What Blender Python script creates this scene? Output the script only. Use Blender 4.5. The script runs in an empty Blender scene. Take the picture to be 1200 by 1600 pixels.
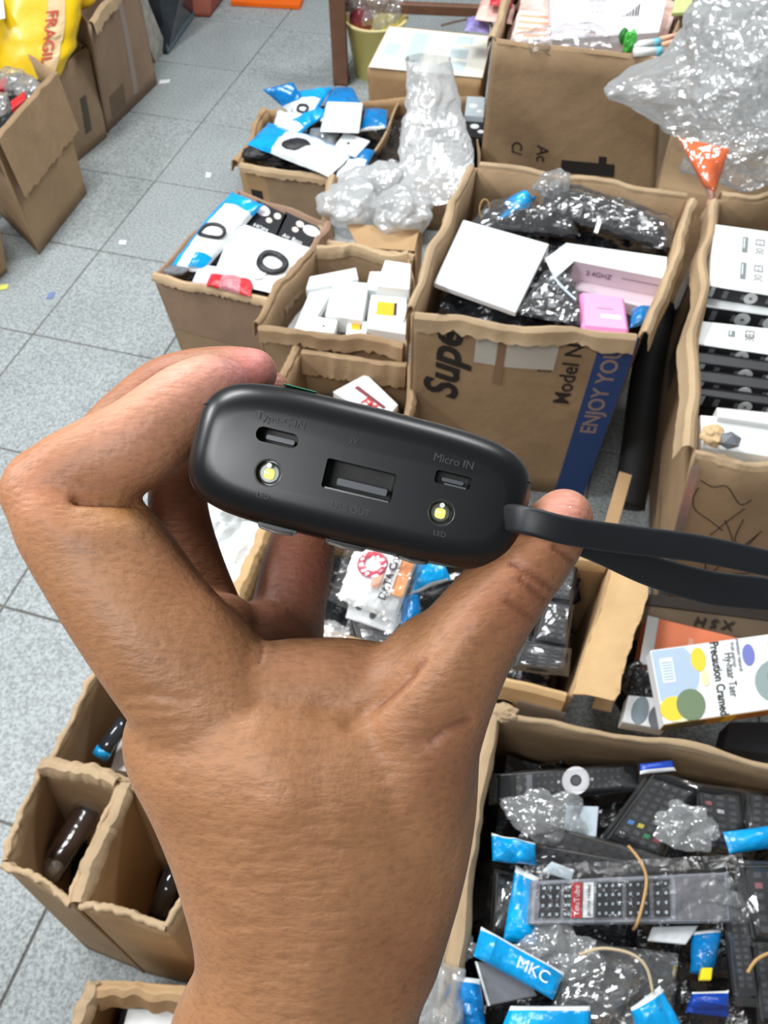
import bpy, bmesh, math, random
import numpy as np
from mathutils import Vector, Matrix, noise
random.seed(7)
SC = bpy.context.scene
COL = SC.collection
# ------------------------------------------------------------------ camera
F, PITCH, ROLL, CAMH = 1189.87, .9589, -.0107, 1.49      # focal length in pixels of a 1200x1600 frame
fwd = Vector((0, math.cos(PITCH), -math.sin(PITCH)))
_r = Vector((1, 0, 0)); _u = _r.cross(fwd)
cx_ = math.cos(ROLL)*_r + math.sin(ROLL)*_u
cy_ = -math.sin(ROLL)*_r + math.cos(ROLL)*_u
CAM = Vector((0, 0, CAMH))
cd = bpy.data.cameras.new('camera'); cam = bpy.data.objects.new('camera', cd); COL.objects.link(cam)
cam.matrix_world = Matrix(((cx_.x, cy_.x, -fwd.x, 0), (cx_.y, cy_.y, -fwd.y, 0), (cx_.z, cy_.z, -fwd.z, CAMH), (0, 0, 0, 1)))
cd.sensor_fit = 'HORIZONTAL'; cd.sensor_width = 36; cd.lens = 36*F/1200
cd.clip_start = .01; cd.clip_end = 60
cd.dof.use_dof = True; cd.dof.focus_distance = .185; cd.dof.aperture_fstop = 62
SC.camera = cam
# ------------------------------------------------------------------ light
w = bpy.data.worlds.new('room_light'); SC.world = w; w.use_nodes = True
w.node_tree.nodes['Background'].inputs[0].default_value = (.93, .98, 1, 1)
w.node_tree.nodes['Background'].inputs[1].default_value = .22
def area(name, loc, target, sx, sy, power, col=(1, 1, 1)):
    l = bpy.data.lights.new(name, 'AREA'); l.shape = 'RECTANGLE'; l.size = sx; l.size_y = sy; l.energy = power; l.color = col
    o = bpy.data.objects.new(name, l); COL.objects.link(o); o.location = loc
    o.rotation_euler = (Vector(target)-Vector(loc)).to_track_quat('-Z', 'Y').to_euler()
area('overhead_lamp', (-.9, 1.9, 2.9), (-.1, 1.2, 0), 1.3, .4, 67, (.97, .99, 1))
area('overhead_lamp', (1.2, 3.0, 2.9), (.5, 1.8, 0), 1.3, .4, 59, (.97, .99, 1))
area('overhead_lamp', (-.7, -.7, 2.8), (0, .3, .9), 1.1, .3, 26, (.98, .99, 1))
area('overhead_lamp', (-2.2, .9, 2.4), (0, .5, .7), 1.0, .3, 46, (.98, .99, 1))  # unseen lamp added at left for the power bank's edge highlight
SC.view_settings.view_transform = 'Standard'; SC.view_settings.look = 'None'
SC.view_settings.gamma = 1; SC.view_settings.use_curve_mapping = False
SC.view_settings.exposure = 0.0
# ------------------------------------------------------------------ pixel -> place
def W(px, py, z=0.):
    d = (px-600)/F*cx_ + (800-py)/F*cy_ + fwd
    return CAM + d*((CAMH-z)/(-d.z))
def C(px, py, d):
    return CAM + ((px-600)/F*cx_ + (800-py)/F*cy_ + fwd)*d
# ------------------------------------------------------------------ materials
def lin(c):
    return tuple((x/255/12.92 if x <= 10 else ((x/255+.055)/1.055)**2.4) for x in c)+(1,)
MC = {}
def mat(name, rgb, rough=.6, bump=0, bscale=60, var=0, vscale=8, spec=.5, metal=0, coat=0, sub=0, alpha=1, emit=0, trans=0, attr=None):
    if name in MC: return MC[name]
    m = bpy.data.materials.new(name); m.use_nodes = True; MC[name] = m
    nt = m.node_tree; b = nt.nodes['Principled BSDF']; L = nt.links.new
    b.inputs['Base Color'].default_value = lin(rgb); b.inputs['Roughness'].default_value = rough
    b.inputs['Metallic'].default_value = metal; b.inputs['Specular IOR Level'].default_value = spec
    b.inputs['Coat Weight'].default_value = coat; b.inputs['Coat Roughness'].default_value = .12
    b.inputs['Alpha'].default_value = alpha; b.inputs['Transmission Weight'].default_value = trans
    if sub:
        b.inputs['Subsurface Weight'].default_value = sub; b.inputs['Subsurface Radius'].default_value = (.006, .0025, .0015); b.inputs['Subsurface Scale'].default_value = 1
    if emit:
        b.inputs['Emission Color'].default_value = lin(rgb); b.inputs['Emission Strength'].default_value = emit
    tc = nt.nodes.new('ShaderNodeTexCoord')
    if var:
        n = nt.nodes.new('ShaderNodeTexNoise'); n.inputs['Scale'].default_value = vscale; n.inputs['Detail'].default_value = 6
        L(tc.outputs['Object'], n.inputs['Vector'])
        r = nt.nodes.new('ShaderNodeMapRange'); r.inputs[1].default_value = .3; r.inputs[2].default_value = .7
        r.inputs[3].default_value = 1-var; r.inputs[4].default_value = 1+var
        L(n.outputs[0], r.inputs[0])
        h = nt.nodes.new('ShaderNodeHueSaturation'); h.inputs['Color'].default_value = lin(rgb)
        L(r.outputs[0], h.inputs['Value']); L(h.outputs[0], b.inputs['Base Color'])
    if bump:
        n = nt.nodes.new('ShaderNodeTexNoise'); n.inputs['Scale'].default_value = bscale; n.inputs['Detail'].default_value = 5
        L(tc.outputs['Object'], n.inputs['Vector'])
        bp = nt.nodes.new('ShaderNodeBump'); bp.inputs['Strength'].default_value = bump; bp.inputs['Distance'].default_value = .01
        L(n.outputs[0], bp.inputs['Height']); L(bp.outputs[0], b.inputs['Normal'])
    return m
def film(name, rgb=(240, 243, 244), clear=.55, rough=.1, bump=.6, bscale=40, gloss=.10):
    if name in MC: return MC[name]
    m = bpy.data.materials.new(name); m.use_nodes = True; MC[name] = m
    nt = m.node_tree; L = nt.links.new; nt.nodes.remove(nt.nodes['Principled BSDF']); out = nt.nodes['Material Output']
    tr = nt.nodes.new('ShaderNodeBsdfTransparent'); df = nt.nodes.new('ShaderNodeBsdfDiffuse'); gl = nt.nodes.new('ShaderNodeBsdfGlossy')
    tl = nt.nodes.new('ShaderNodeBsdfTranslucent')
    df.inputs[0].default_value = lin(rgb); tl.inputs[0].default_value = lin(rgb); gl.inputs['Roughness'].default_value = rough
    tc = nt.nodes.new('ShaderNodeTexCoord'); n = nt.nodes.new('ShaderNodeTexNoise'); n.inputs['Scale'].default_value = bscale; n.inputs['Detail'].default_value = 4
    n.inputs['Distortion'].default_value = 1.5
    L(tc.outputs['Object'], n.inputs['Vector'])
    bp = nt.nodes.new('ShaderNodeBump'); bp.inputs['Strength'].default_value = bump; bp.inputs['Distance'].default_value = .01
    L(n.outputs[0], bp.inputs['Height'])
    for s in (df, gl): L(bp.outputs[0], s.inputs['Normal'])
    m0 = nt.nodes.new('ShaderNodeMixShader'); m0.inputs[0].default_value = .4; L(df.outputs[0], m0.inputs[1]); L(tl.outputs[0], m0.inputs[2])
    m1 = nt.nodes.new('ShaderNodeMixShader'); m1.inputs[0].default_value = 1-clear; L(tr.outputs[0], m1.inputs[1]); L(m0.outputs[0], m1.inputs[2])
    fr = nt.nodes.new('ShaderNodeFresnel'); fr.inputs[0].default_value = 1.35
    mu = nt.nodes.new('ShaderNodeMath'); mu.operation = 'MULTIPLY_ADD'; mu.inputs[1].default_value = .7; mu.inputs[2].default_value = gloss; L(fr.outputs[0], mu.inputs[0])
    m2 = nt.nodes.new('ShaderNodeMixShader'); L(mu.outputs[0], m2.inputs[0]); L(m1.outputs[0], m2.inputs[1]); L(gl.outputs[0], m2.inputs[2])
    L(m2.outputs[0], out.inputs[0]); return m
def card(name, rgb):
    if name in MC: return MC[name]
    m = mat(name, rgb, .75, spec=.25); nt = m.node_tree; L = nt.links.new; b = nt.nodes['Principled BSDF']
    tc = nt.nodes.new('ShaderNodeTexCoord')
    n = nt.nodes.new('ShaderNodeTexNoise'); n.inputs['Scale'].default_value = 7; n.inputs['Detail'].default_value = 8; n.inputs['Roughness'].default_value = .65
    L(tc.outputs['Object'], n.inputs['Vector'])
    r = nt.nodes.new('ShaderNodeMapRange'); r.inputs[1].default_value = .3; r.inputs[2].default_value = .7; r.inputs[3].default_value = .84; r.inputs[4].default_value = 1.12
    L(n.outputs[0], r.inputs[0])
    h = nt.nodes.new('ShaderNodeHueSaturation'); h.inputs['Color'].default_value = lin(rgb); L(r.outputs[0], h.inputs['Value']); L(h.outputs[0], b.inputs['Base Color'])
    wv = nt.nodes.new('ShaderNodeTexNoise'); wv.inputs['Scale'].default_value = 22; wv.inputs['Detail'].default_value = 3; L(tc.outputs['Object'], wv.inputs['Vector'])
    bp = nt.nodes.new('ShaderNodeBump'); bp.inputs['Strength'].default_value = .35; bp.inputs['Distance'].default_value = .008
    L(wv.outputs[0], bp.inputs['Height']); L(bp.outputs[0], b.inputs['Normal']); return m
KR = card('cardboard', (164, 137, 106)); KR2 = card('cardboard_tan', (178, 146, 108)); KRG = card('cardboard_grey', (158, 134, 108)); KRE = card('cardboard_fold', (182, 157, 125))
WHITE = mat('white_card', (236, 240, 240), .45, bump=.05); PAPER = mat('paper', (232, 236, 238), .7, bump=.1, bscale=20)
BLACK = mat('black_plastic', (20, 21, 24), .35); DARK = mat('dark_print', (34, 34, 38), .5); INK = mat('ink', (38, 33, 30), .8)
BLUE = mat('blue_film', (0, 158, 226), .22, bump=.4, bscale=30, var=.2, vscale=25, coat=.3)
DBLUE = mat('deep_blue_film', (0, 122, 192), .22, bump=.4, bscale=30, var=.25, vscale=25, coat=.3)
NAVY = mat('navy_print', (36, 66, 122), .6); YEL = mat('yellow_film', (236, 196, 10), .35, bump=.3, bscale=14, coat=.2)
RED = mat('red_plastic', (200, 38, 48), .35, bump=.2); ORG = mat('orange_plastic', (242, 108, 22), .55, bump=.1, spec=.2); ORP = mat('orange_paper', (244, 140, 100), .55)
GREY = mat('grey_plastic', (112, 114, 120), .4, bump=.1); LG = mat('light_grey_print', (186, 200, 208), .6); PINK = mat('pink_plastic', (246, 150, 205), .35)
PKW = mat('pinkish_card', (226, 206, 216), .5); PEARL = mat('milky_film', (222, 228, 230), .3, bump=.4, bscale=25, coat=.3)
CLEAR = film('clear_film', clear=.95, rough=.12, bump=.3, bscale=14, gloss=.10); CLEAR2 = film('hazy_film', clear=.76, rough=.14, bump=.35, bscale=14, gloss=.11); MILK = film('milky_clear_film', clear=.42, rough=.15, bump=.4, bscale=20, gloss=.1); TAPE = film('clear_tape', clear=.85, rough=.25, bump=.1, bscale=12, gloss=.1)
BLKFILM = mat('black_glossy_wrap', (30, 32, 36), .16, bump=1, bscale=28, coat=.6, var=.3, vscale=30)
GREEN = mat('green_plastic', (70, 175, 70), .35); BROWNW = mat('brown_wood', (112, 78, 58), .55, var=.15, vscale=20); TAN = mat('rubber_band', (190, 150, 95), .5)
BTN = mat('rubber_button', (70, 72, 78), .5); BTNW = mat('white_button', (225, 225, 228), .5); LIME = mat('lime_print', (222, 226, 60), .6); OLIVE = mat('olive_print', (112, 132, 100), .6)
# ------------------------------------------------------------------ mesh helpers
def obj(name, me, parent=None, m=None, smooth=False):
    if m is not None:
        for x in (m if isinstance(m, (list, tuple)) else [m]): me.materials.append(x)
    if smooth: me.polygons.foreach_set('use_smooth', [True]*len(me.polygons))
    o = bpy.data.objects.new(name, me); COL.objects.link(o)
    if parent: o.parent = parent
    return o
def tag(o, label, cat, group=None, kind=None):
    o['label'] = label; o['category'] = cat
    if group: o['group'] = group
    if kind: o['kind'] = kind
    return o
def thing(name, label, cat, group=None):
    return tag_e(name, label, cat, group)
def tag_e(name, label, cat, group):
    o = bpy.data.objects.new(name, None); COL.objects.link(o); o.empty_display_size = .02
    return tag(o, label, cat, group)
def rebase(root):
    # moves the Empty to the base of its parts, parts keep their place
    lo = Vector((9, 9, 9)); hi = -lo
    def walk(o):
        yield o
        for c in o.children: yield from walk(c)
    for o in walk(root):
        if o.type == 'MESH' and len(o.data.vertices):
            a = np.empty(len(o.data.vertices)*3); o.data.vertices.foreach_get('co', a); a = a.reshape(-1, 3)
            lo = Vector(map(min, lo, a.min(0))); hi = Vector(map(max, hi, a.max(0)))
    c = Vector(((lo.x+hi.x)/2, (lo.y+hi.y)/2, lo.z))
    root.location = c
    for ch in root.children: ch.matrix_parent_inverse = Matrix.Translation(-c)
def pyd(vs, fs):
    me = bpy.data.meshes.new('m'); me.from_pydata([tuple(v) for v in vs], [], fs); me.update(); return me
def sheet(fn, nu, nv, thick=0, closed=None):
    """grid surface fn(u,v)->Vector, given thickness along its own normal"""
    P = [[fn(i/nu, j/nv) for i in range(nu+1)] for j in range(nv+1)]
    vs = [p for r in P for p in r]; n = nu+1
    fs = [(j*n+i, j*n+i+1, (j+1)*n+i+1, (j+1)*n+i) for j in range(nv) for i in range(nu)]
    if thick:
        N = []
        for j in range(nv+1):
            for i in range(nu+1):
                a = P[j][min(i+1, nu)]-P[j][max(i-1, 0)]; b = P[min(j+1, nv)][i]-P[max(j-1, 0)][i]
                k = a.cross(b); N.append(k.normalized() if k.length > 1e-12 else Vector((0, 0, 1)))
        k = len(vs); vs += [vs[q]-N[q]*thick for q in range(k)]
        fs += [tuple(k+a for a in reversed(f)) for f in fs]
        bd = [i for i in range(n)]+[j*n+nu for j in range(1, nv+1)]+[nv*n+i for i in range(nu-1, -1, -1)]+[j*n for j in range(nv-1, 0, -1)]
        for a, b in zip(bd, bd[1:]+bd[:1]): fs.append((b, a, k+a, k+b))
    return pyd(vs, fs)
class Q:
    """bilinear patch: corners front-left, front-right, back-right, back-left as seen"""
    def __init__(s, c, z=None):
        s.c = [(x if isinstance(x, Vector) else W(x[0], x[1], x[2] if len(x) > 2 else z)) for x in c]
        s.n = (s.c[1]-s.c[0]).cross(s.c[3]-s.c[0]).normalized()
        s.lu = ((s.c[1]-s.c[0]).length+(s.c[2]-s.c[3]).length)/2; s.lv = ((s.c[3]-s.c[0]).length+(s.c[2]-s.c[1]).length)/2
    def p(s, u, v, h=0):
        a, b, c, d = s.c
        return a*(1-u)*(1-v)+b*u*(1-v)+c*u*v+d*(1-u)*v+s.n*h
    def sub(s, u0, v0, u1, v1, h=0):
        return Q([s.p(u0, v0, h), s.p(u1, v0, h), s.p(u1, v1, h), s.p(u0, v1, h)])
def slab(name, q, t, m, parent=None, bev=.001, seg=1):
    if not isinstance(q, Q): q = Q(*q) if isinstance(q, tuple) else Q(q)
    bm = bmesh.new(); T = [bm.verts.new(p) for p in q.c]; B = [bm.verts.new(p-q.n*t) for p in q.c]
    bm.faces.new(T); bm.faces.new(B[::-1])
    for i in range(4): j = (i+1) % 4; bm.faces.new((T[j], T[i], B[i], B[j]))
    if bev: bmesh.ops.bevel(bm, geom=bm.edges[:], offset=min(bev, t*.45), segments=seg, affect='EDGES', profile=.5)
    me = bpy.data.meshes.new('m'); bm.to_mesh(me); bm.free()
    return obj(name, me, parent, m)
def decal(name, q, u0, v0, u1, v1, m, parent, h=.0006, t=.0008):
    return slab(name, q.sub(u0, v0, u1, v1, h), t, m, parent, 0)
def disc(name, q, u, v, ru, m, parent, h=.0008, rv=None, n=20, inner=0, hx=0):
    """ellipse print or raised button; ru, rv in metres"""
    rv = rv or ru; vs = []; fs = []
    rings = [inner, 1]
    for r in rings:
        for k in range(n):
            a = 2*math.pi*k/n; vs.append(q.p(u+r*ru*math.cos(a)/q.lu, v+r*rv*math.sin(a)/q.lv, h))
    if inner: fs = [(k, (k+1) % n, n+(k+1) % n, n+k)[::-1] for k in range(n)]
    else: vs = vs[n:]; fs = [tuple(range(n))]
    k0 = len(vs); vs += [p-q.n*(h+.0005) for p in vs]
    o = k0-n
    fs += [(o+(k+1) % n, o+k, k0+o+k, k0+o+(k+1) % n) for k in range(n)]
    return obj(name, pyd(vs, fs), parent, m)
def text(s, q, u, v, size, m, parent, rot=0, shear=0, bold=0, h=.0007, name='lettering', align='CENTER', sx=1):
    cu = bpy.data.curves.new('t', 'FONT'); cu.body = s; cu.size = 1; cu.align_x = align; cu.align_y = 'CENTER'
    cu.shear = shear; cu.offset = bold; cu.resolution_u = 3; cu.extrude = .002
    t = bpy.data.objects.new('t', cu); COL.objects.link(t)
    dg = bpy.context.evaluated_depsgraph_get(); me = bpy.data.meshes.new_from_object(t.evaluated_get(dg))
    bpy.data.objects.remove(t); c, sn = math.cos(rot), math.sin(rot)
    for vx in me.vertices:
        x, y, z = vx.co; x *= sx; x, y = (x*c-y*sn)*size, (x*sn+y*c)*size
        vx.co = q.p(u+x/q.lu, v+y/q.lv, h+(.0003 if z > 0 else -.0003))
    me.update(); return obj(name, me, parent, m)
def tube(name, pts, r, m, parent=None, n=8, closed=False):
    pts = [Vector(p) for p in pts]; vs = []; fs = []; K = len(pts)
    up = Vector((0, 0, 1))
    for i, p in enumerate(pts):
        t = (pts[(i+1) % K if closed else min(i+1, K-1)]-pts[(i-1) % K if closed else max(i-1, 0)])
        t = t.normalized() if t.length > 0 else Vector((1, 0, 0))
        a = t.cross(up); a = a.normalized() if a.length > .05 else t.cross(Vector((1, 0, 0))).normalized(); b = a.cross(t)
        for k in range(n):
            g = 2*math.pi*k/n; vs.append(p+(a*math.cos(g)+b*math.sin(g))*r)
    for i in range(K if closed else K-1):
        j = (i+1) % K
        fs += [(i*n+k, i*n+(k+1) % n, j*n+(k+1) % n, j*n+k) for k in range(n)]
    if not closed: fs += [tuple(range(n))[::-1], tuple((K-1)*n+k for k in range(n))]
    return obj(name, pyd(vs, fs), parent, m, True)
def smoothpts(P, k=6):
    P = [Vector(p) for p in P]; out = []
    for i in range(len(P)-1):
        a, b, c, d = P[max(i-1, 0)], P[i], P[i+1], P[min(i+2, len(P)-1)]
        for s in range(k):
            t = s/k; out.append(.5*((2*b)+(c-a)*t+(2*a-5*b+4*c-d)*t*t+(3*b-a-3*c+d)*t**3))
    out.append(P[-1]); return out
def N(p, s, seed=0): return noise.noise(Vector(p)*s+Vector((seed*3.7, seed*1.3, seed*9.1)))
def ridged(p, s, seed=0):
    v = 0; a = 1
    for k in range(3): v += a*(1-2*abs(N(p, s, seed+k*5))); a *= .5; s *= 2
    return v/1.75
def fold(p, s, seed=0, n=5):
    """sharp crinkles: sum of bent triangle waves in random directions, about -1..1"""
    rr = random.Random(seed*17+3); p = Vector(p); wv = noise.noise_vector(p*s*.25+Vector((seed, 0, 0))); v = 0; tot = 0
    for k in range(n):
        d = Vector((rr.gauss(0, 1), rr.gauss(0, 1), rr.gauss(0, 1))).normalized(); f = s*(.35+.75*rr.random())*(1+.35*k)/3; a = 1/(1+.45*k)
        x = (p.dot(d)*f+wv.dot(d)*.9+rr.random()) % 1; v += a*(4*abs(x-.5)-1); tot += a
    return v/tot*1.4
# ------------------------------------------------------------------ cartons
PATHS = {
 'out': lambda L: [(0, -.002), (.002, .006), (.007, .009), (.013, .004), (.016, -L*.5), (.020, -L)],
 'roll': lambda L: [(-.009, -L*.8), (-.008, -.003), (-.003, .006), (.005, .007), (.010, .001), (.012, -L)],
 'edge': lambda L: [(-.0062, -.006), (-.0056, .0026), (.0006, .0032), (.0014, -.007)],
 'in': lambda L: [(0, -.002), (-.008, .007), (-.018, .003), (-.026, -L*.5), (-.03, -L)],
 'open': lambda L: [(0, -.002), (L*.3, L*.25), (L*.7, L*.4), (L, L*.45)],
}
class Carton: pass
def carton(name, label, rim, z=None, base=None, bz=0, ins=.96, m=None, flaps={}, wob=.006, seed=1, bulge=.006, closed=False, fm=None, group=None):
    m = m or KR; t = thing(name, label, 'box', group); K = Carton(); K.t = t
    R = [W(c[0], c[1], c[2] if len(c) > 2 else z) for c in rim]; cen = sum(R, Vector())/4
    if base: B = [W(c[0], c[1], bz) for c in base]
    else: B = [Vector((cen.x+(r.x-cen.x)*ins, cen.y+(r.y-cen.y)*ins, bz)) for r in R]
    for b in B: b.z += .002
    K.R, K.B, K.side, K.seed = R, B, [], seed
    for i in range(4):
        j = (i+1) % 4; q = Q([B[i], B[j], R[j], R[i]])
        def fn(u, v, q=q, i=i):
            e = math.sin(math.pi*u)
            wz = (N((u*q.lu, 0, 0), 9, seed+i)*1.6+N((u*q.lu, 0, 5), 40, seed+i)*.2)*wob*e*v**6; wn = N((u*q.lu, 0, 3), 7, seed+i)*wob*2.2*e*v**3
            return q.p(u, v)+Vector((0, 0, wz))+q.n*(bulge*e*math.sin(math.pi*min(v, .97))+wn)
        obj('side_panel', sheet(fn, 30, 8, .005), t, m, True); K.side.append((q, fn))
    bi = [cen*0+b+(sum(B, Vector())/4-b)*.04+Vector((0, 0, .006)) for b in B]
    slab('bottom_panel', Q(bi), .005, m, t, 0)
    if closed:
        ti = [r+(cen-r)*.01 for r in R]; slab('top_panel', Q(ti), .005, m, t, 0)
    for i, f in flaps.items():
        kind, L = f[0], f[1]; u0, u1 = (f[2], f[3]) if len(f) > 3 else (.02, .98)
        q, fn = K.side[i]; pth = PATHS[kind](L); hn = Vector((q.n.x, q.n.y, 0)).normalized()
        def ff(u, v, fn=fn, pth=pth, hn=hn, i=i, L=L, kind=kind, u0=u0, u1=u1):
            uu = u0+(u1-u0)*u; k = v*(len(pth)-1); a = min(int(k), len(pth)-2); fr = k-a
            dn = pth[a][0]*(1-fr)+pth[a+1][0]*fr; dz = pth[a][1]*(1-fr)+pth[a+1][1]*fr
            e = N((uu*3, i, 0), 2.3, seed+9)*.006*min(1, v*2)+fold((uu*.6, i, v*.06), 30, seed)*.0022
            if v > .97: dz += N((uu*25, i, 7), 1.5, seed)*.008+N((uu*70, i, 7), 1.5, seed)*.004
            return fn(uu, 1)+hn*(dn+e)+Vector((0, 0, dz+abs(e)*.5))
        fo = obj('cut_edge' if kind == 'edge' else 'flap', sheet(ff, 44, 10, .0012 if kind == 'edge' else .0028), t, fm or (KRE if kind in ('roll', 'edge') else m), True); fo.data.set_sharp_from_angle(angle=math.radians(24))
    rebase_later.append(t)
    return K
rebase_later = []
def side_text(K, i, s, u, v, size, m=INK, **k):
    q, fn = K.side[i]; o = text(s, q, u, v, size, m, K.t, h=0, **k)
    lift(o, q, fn); return o
def lift(o, q, fn, e=.0012):
    # presses a flat print onto the bulging panel
    a, b, c, d = q.c; U = (b-a); V = (d-a)
    for vx in o.data.vertices:
        r = vx.co-a; uu = r.dot(U)/U.dot(U); vv = r.dot(V)/V.dot(V); uu = max(0, min(1, uu)); vv = max(0, min(.999, vv))
        off = (fn(uu, vv)-q.p(uu, vv)); vx.co = vx.co+off+q.n*e
def side_decal(K, i, u0, v0, u1, v1, m, name='print', e=.001):
    q, fn = K.side[i]
    o = obj(name, sheet(lambda u, v: fn(u0+(u1-u0)*u, v0+(v1-v0)*v)+q.n*e, 12, 6, .0006), K.t, m); return o
def side_line(K, i, pts, r=.0012, m=INK, name='pen_line'):
    q, fn = K.side[i]; return tube(name, [fn(u, v)+q.n*.0008 for u, v in pts], r, m, K.t, 5)
def heap(name, label, K, z, m, amp=.025, ins=.86, seed=3, cat='bags', depth=.05, n=40):
    f = (z-K.B[0].z)/(K.R[0].z-K.B[0].z)
    c = [K.B[i].lerp(K.R[i], f) for i in range(4)]; cen = sum(c, Vector())/4
    q = Q([cen+(p-cen)*ins for p in c]); q.n = Vector((0, 0, 1))
    def fn(u, v):
        p = q.p(u, v); return p+Vector((0, 0, amp*(fold(p, 40, seed)*.55+N(p, 7, seed)*.9)))
    o = obj(name, sheet(fn, n, n, depth), None, m); tag(o, label, cat, kind='stuff'); return o
# ------------------------------------------------------------------ goods
def packet(name, label, cat, c, z=None, thick=.012, bands=(), seed=0, amp=.004, group=None, bend=0, axis='v', film_over=None, n=22, parent=None):
    """limp bag lying on its quad; bands = (from, to, part name, material) along v (or u)"""
    q = Q(c, z); t = parent or thing(name, label, cat, group)
    def h(u, v):
        e = (max(0, math.sin(math.pi*u))*max(0, math.sin(math.pi*v)))**.45
        p = q.p(u, v); return thick*e+amp*1.3*fold(p, 55, seed)*(.35+.65*e)+bend*math.sin(math.pi*(u if axis == 'v' else v))
    for a, b, nm, m in bands:
        def fn(u, v, a=a, b=b):
            if axis == 'v': v = a+(b-a)*v
            else: u = a+(b-a)*u
            return q.p(u, v, h(u, v)+ (0 if nm != 'seal' else .001))
        obj(nm, sheet(fn, n, max(3, int(n*(b-a))) if axis == 'v' else n, .003), t, m, False)
    q.h = h; q.t = t
    if not parent: rebase_later.append(t)
    return q
def coil(q, u, v, r, m, turns=3, rad=.002, name='cable', sq=.8, parent=None):
    pts = []
    for k in range(turns*24):
        a = 2*math.pi*k/24; rr = r*(1-.05*(k//24)+.04*math.sin(a*2+k*.02))
        uu = u+rr*math.cos(a)/q.lu; vv = v+rr*sq*math.sin(a)/q.lv
        pts.append(q.p(uu, vv, (q.h(max(0, min(1, uu)), max(0, min(1, vv))) if hasattr(q, 'h') else 0)+rad*.8))
    return tube(name, pts, rad, m, parent or q.t, 6)
def blob(name, label, cat, cen, size, m, seed=0, amp=.22, sub=4, fr=2.2, flat=True, tail=None, group=None, parent=None):
    bm = bmesh.new(); bmesh.ops.create_icosphere(bm, subdivisions=sub, radius=1)
    for v in bm.verts:
        d = v.co.normalized(); k = 1+amp*(1.1*N(d, 1.6, seed)+fold(d, fr*1.7, seed, 4)*.75+fold(d, fr*4.5, seed+2, 5)*.16)
        p = d*k
        if tail:
            td, tl, tw = tail; td = Vector(td).normalized(); w_ = max(0, d.dot(td)-tw)/(1-tw); p = p+td*tl*w_**1.5
        v.co = Vector((p.x*size[0], p.y*size[1], p.z*size[2]))+cen
        if size[0] > .1: v.co += d*(.010*fold(v.co, 34, seed+7)+.004*fold(v.co, 90, seed+8))
    me = bpy.data.meshes.new('m'); bm.to_mesh(me); bm.free()
    o = obj(name, me, parent, m, not flat)
    if not parent: tag(o, label, cat, group)
    return o
def remote(name, label, c, z=None, t=.016, rows=7, cols=3, seed=0, m=None, ring=None, colour=(), group=None, wrap=None, inset=(.12, .08, .88, .92), bs=.55):
    q = Q(c, z); T = thing(name, label, 'remote control', group)
    slab('body', q, t, m or BLACK, T, .004, 3)
    u0, v0, u1, v1 = inset; rnd = random.Random(seed); bm = bmesh.new(); vs = []; fs = []
    cells = [(i, j) for i in range(cols) for j in range(rows)]
    for i, j in cells:
        u = u0+(u1-u0)*(i+.5)/cols; v = v0+(v1-v0)*(j+.5)/rows; du = (u1-u0)/cols*bs/2; dv = (v1-v0)/rows*bs/2
        if ring and (abs(u-ring[0])*q.lu < ring[2]*1.15 and abs(v-ring[1])*q.lv < ring[2]*1.15): continue
        special = [k for k in colour if k[0] == i and k[1] == j]
        b = len(vs) if not special else 0
        pt = [q.p(u+a*du, v+e*dv, .0015) for a, e in ((-1, -1), (1, -1), (1, 1), (-1, 1))]; pb = [p-q.n*.002 for p in pt]
        ff = [(0, 1, 2, 3), (0, 4, 5, 1), (1, 5, 6, 2), (2, 6, 7, 3), (3, 7, 4, 0)]
        if special: obj('button', pyd(pt+pb, ff), T, special[0][2])
        else: vs += pt+pb; fs += [tuple(b+x for x in f) for f in ff]
    if vs:
        o = obj('button_pad', pyd(vs, fs), T, BTN); o['kind'] = 'stuff'
    if ring:
        disc('ring_button', q, ring[0], ring[1], ring[2], BTNW, T, .002, inner=.42); disc('button', q, ring[0], ring[1], ring[2]*.3, BTN, T, .002)
    if wrap:
        def fn(u, v):
            u2 = -.06+1.12*u; v2 = -.06+1.12*v; p = q.p(u2, v2); e = min(1, 6*min(u, 1-u, v, 1-v))
            return q.p(u2, v2, .005*e+.0048*fold(p, 42, seed)-.008*(1-e))
        obj('clear_wrapper', sheet(fn, 30, 30), T, wrap)
    rebase_later.append(T); q.t = T; return q
def box_item(name, label, c, z=None, t=.03, m=None, cat='box', group=None, bev=.0012):
    q = Q(c, z); T = thing(name, label, cat, group); slab('carton_body', q, t, m or WHITE, T, bev); q.t = T; rebase_later.append(T); return q
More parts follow.
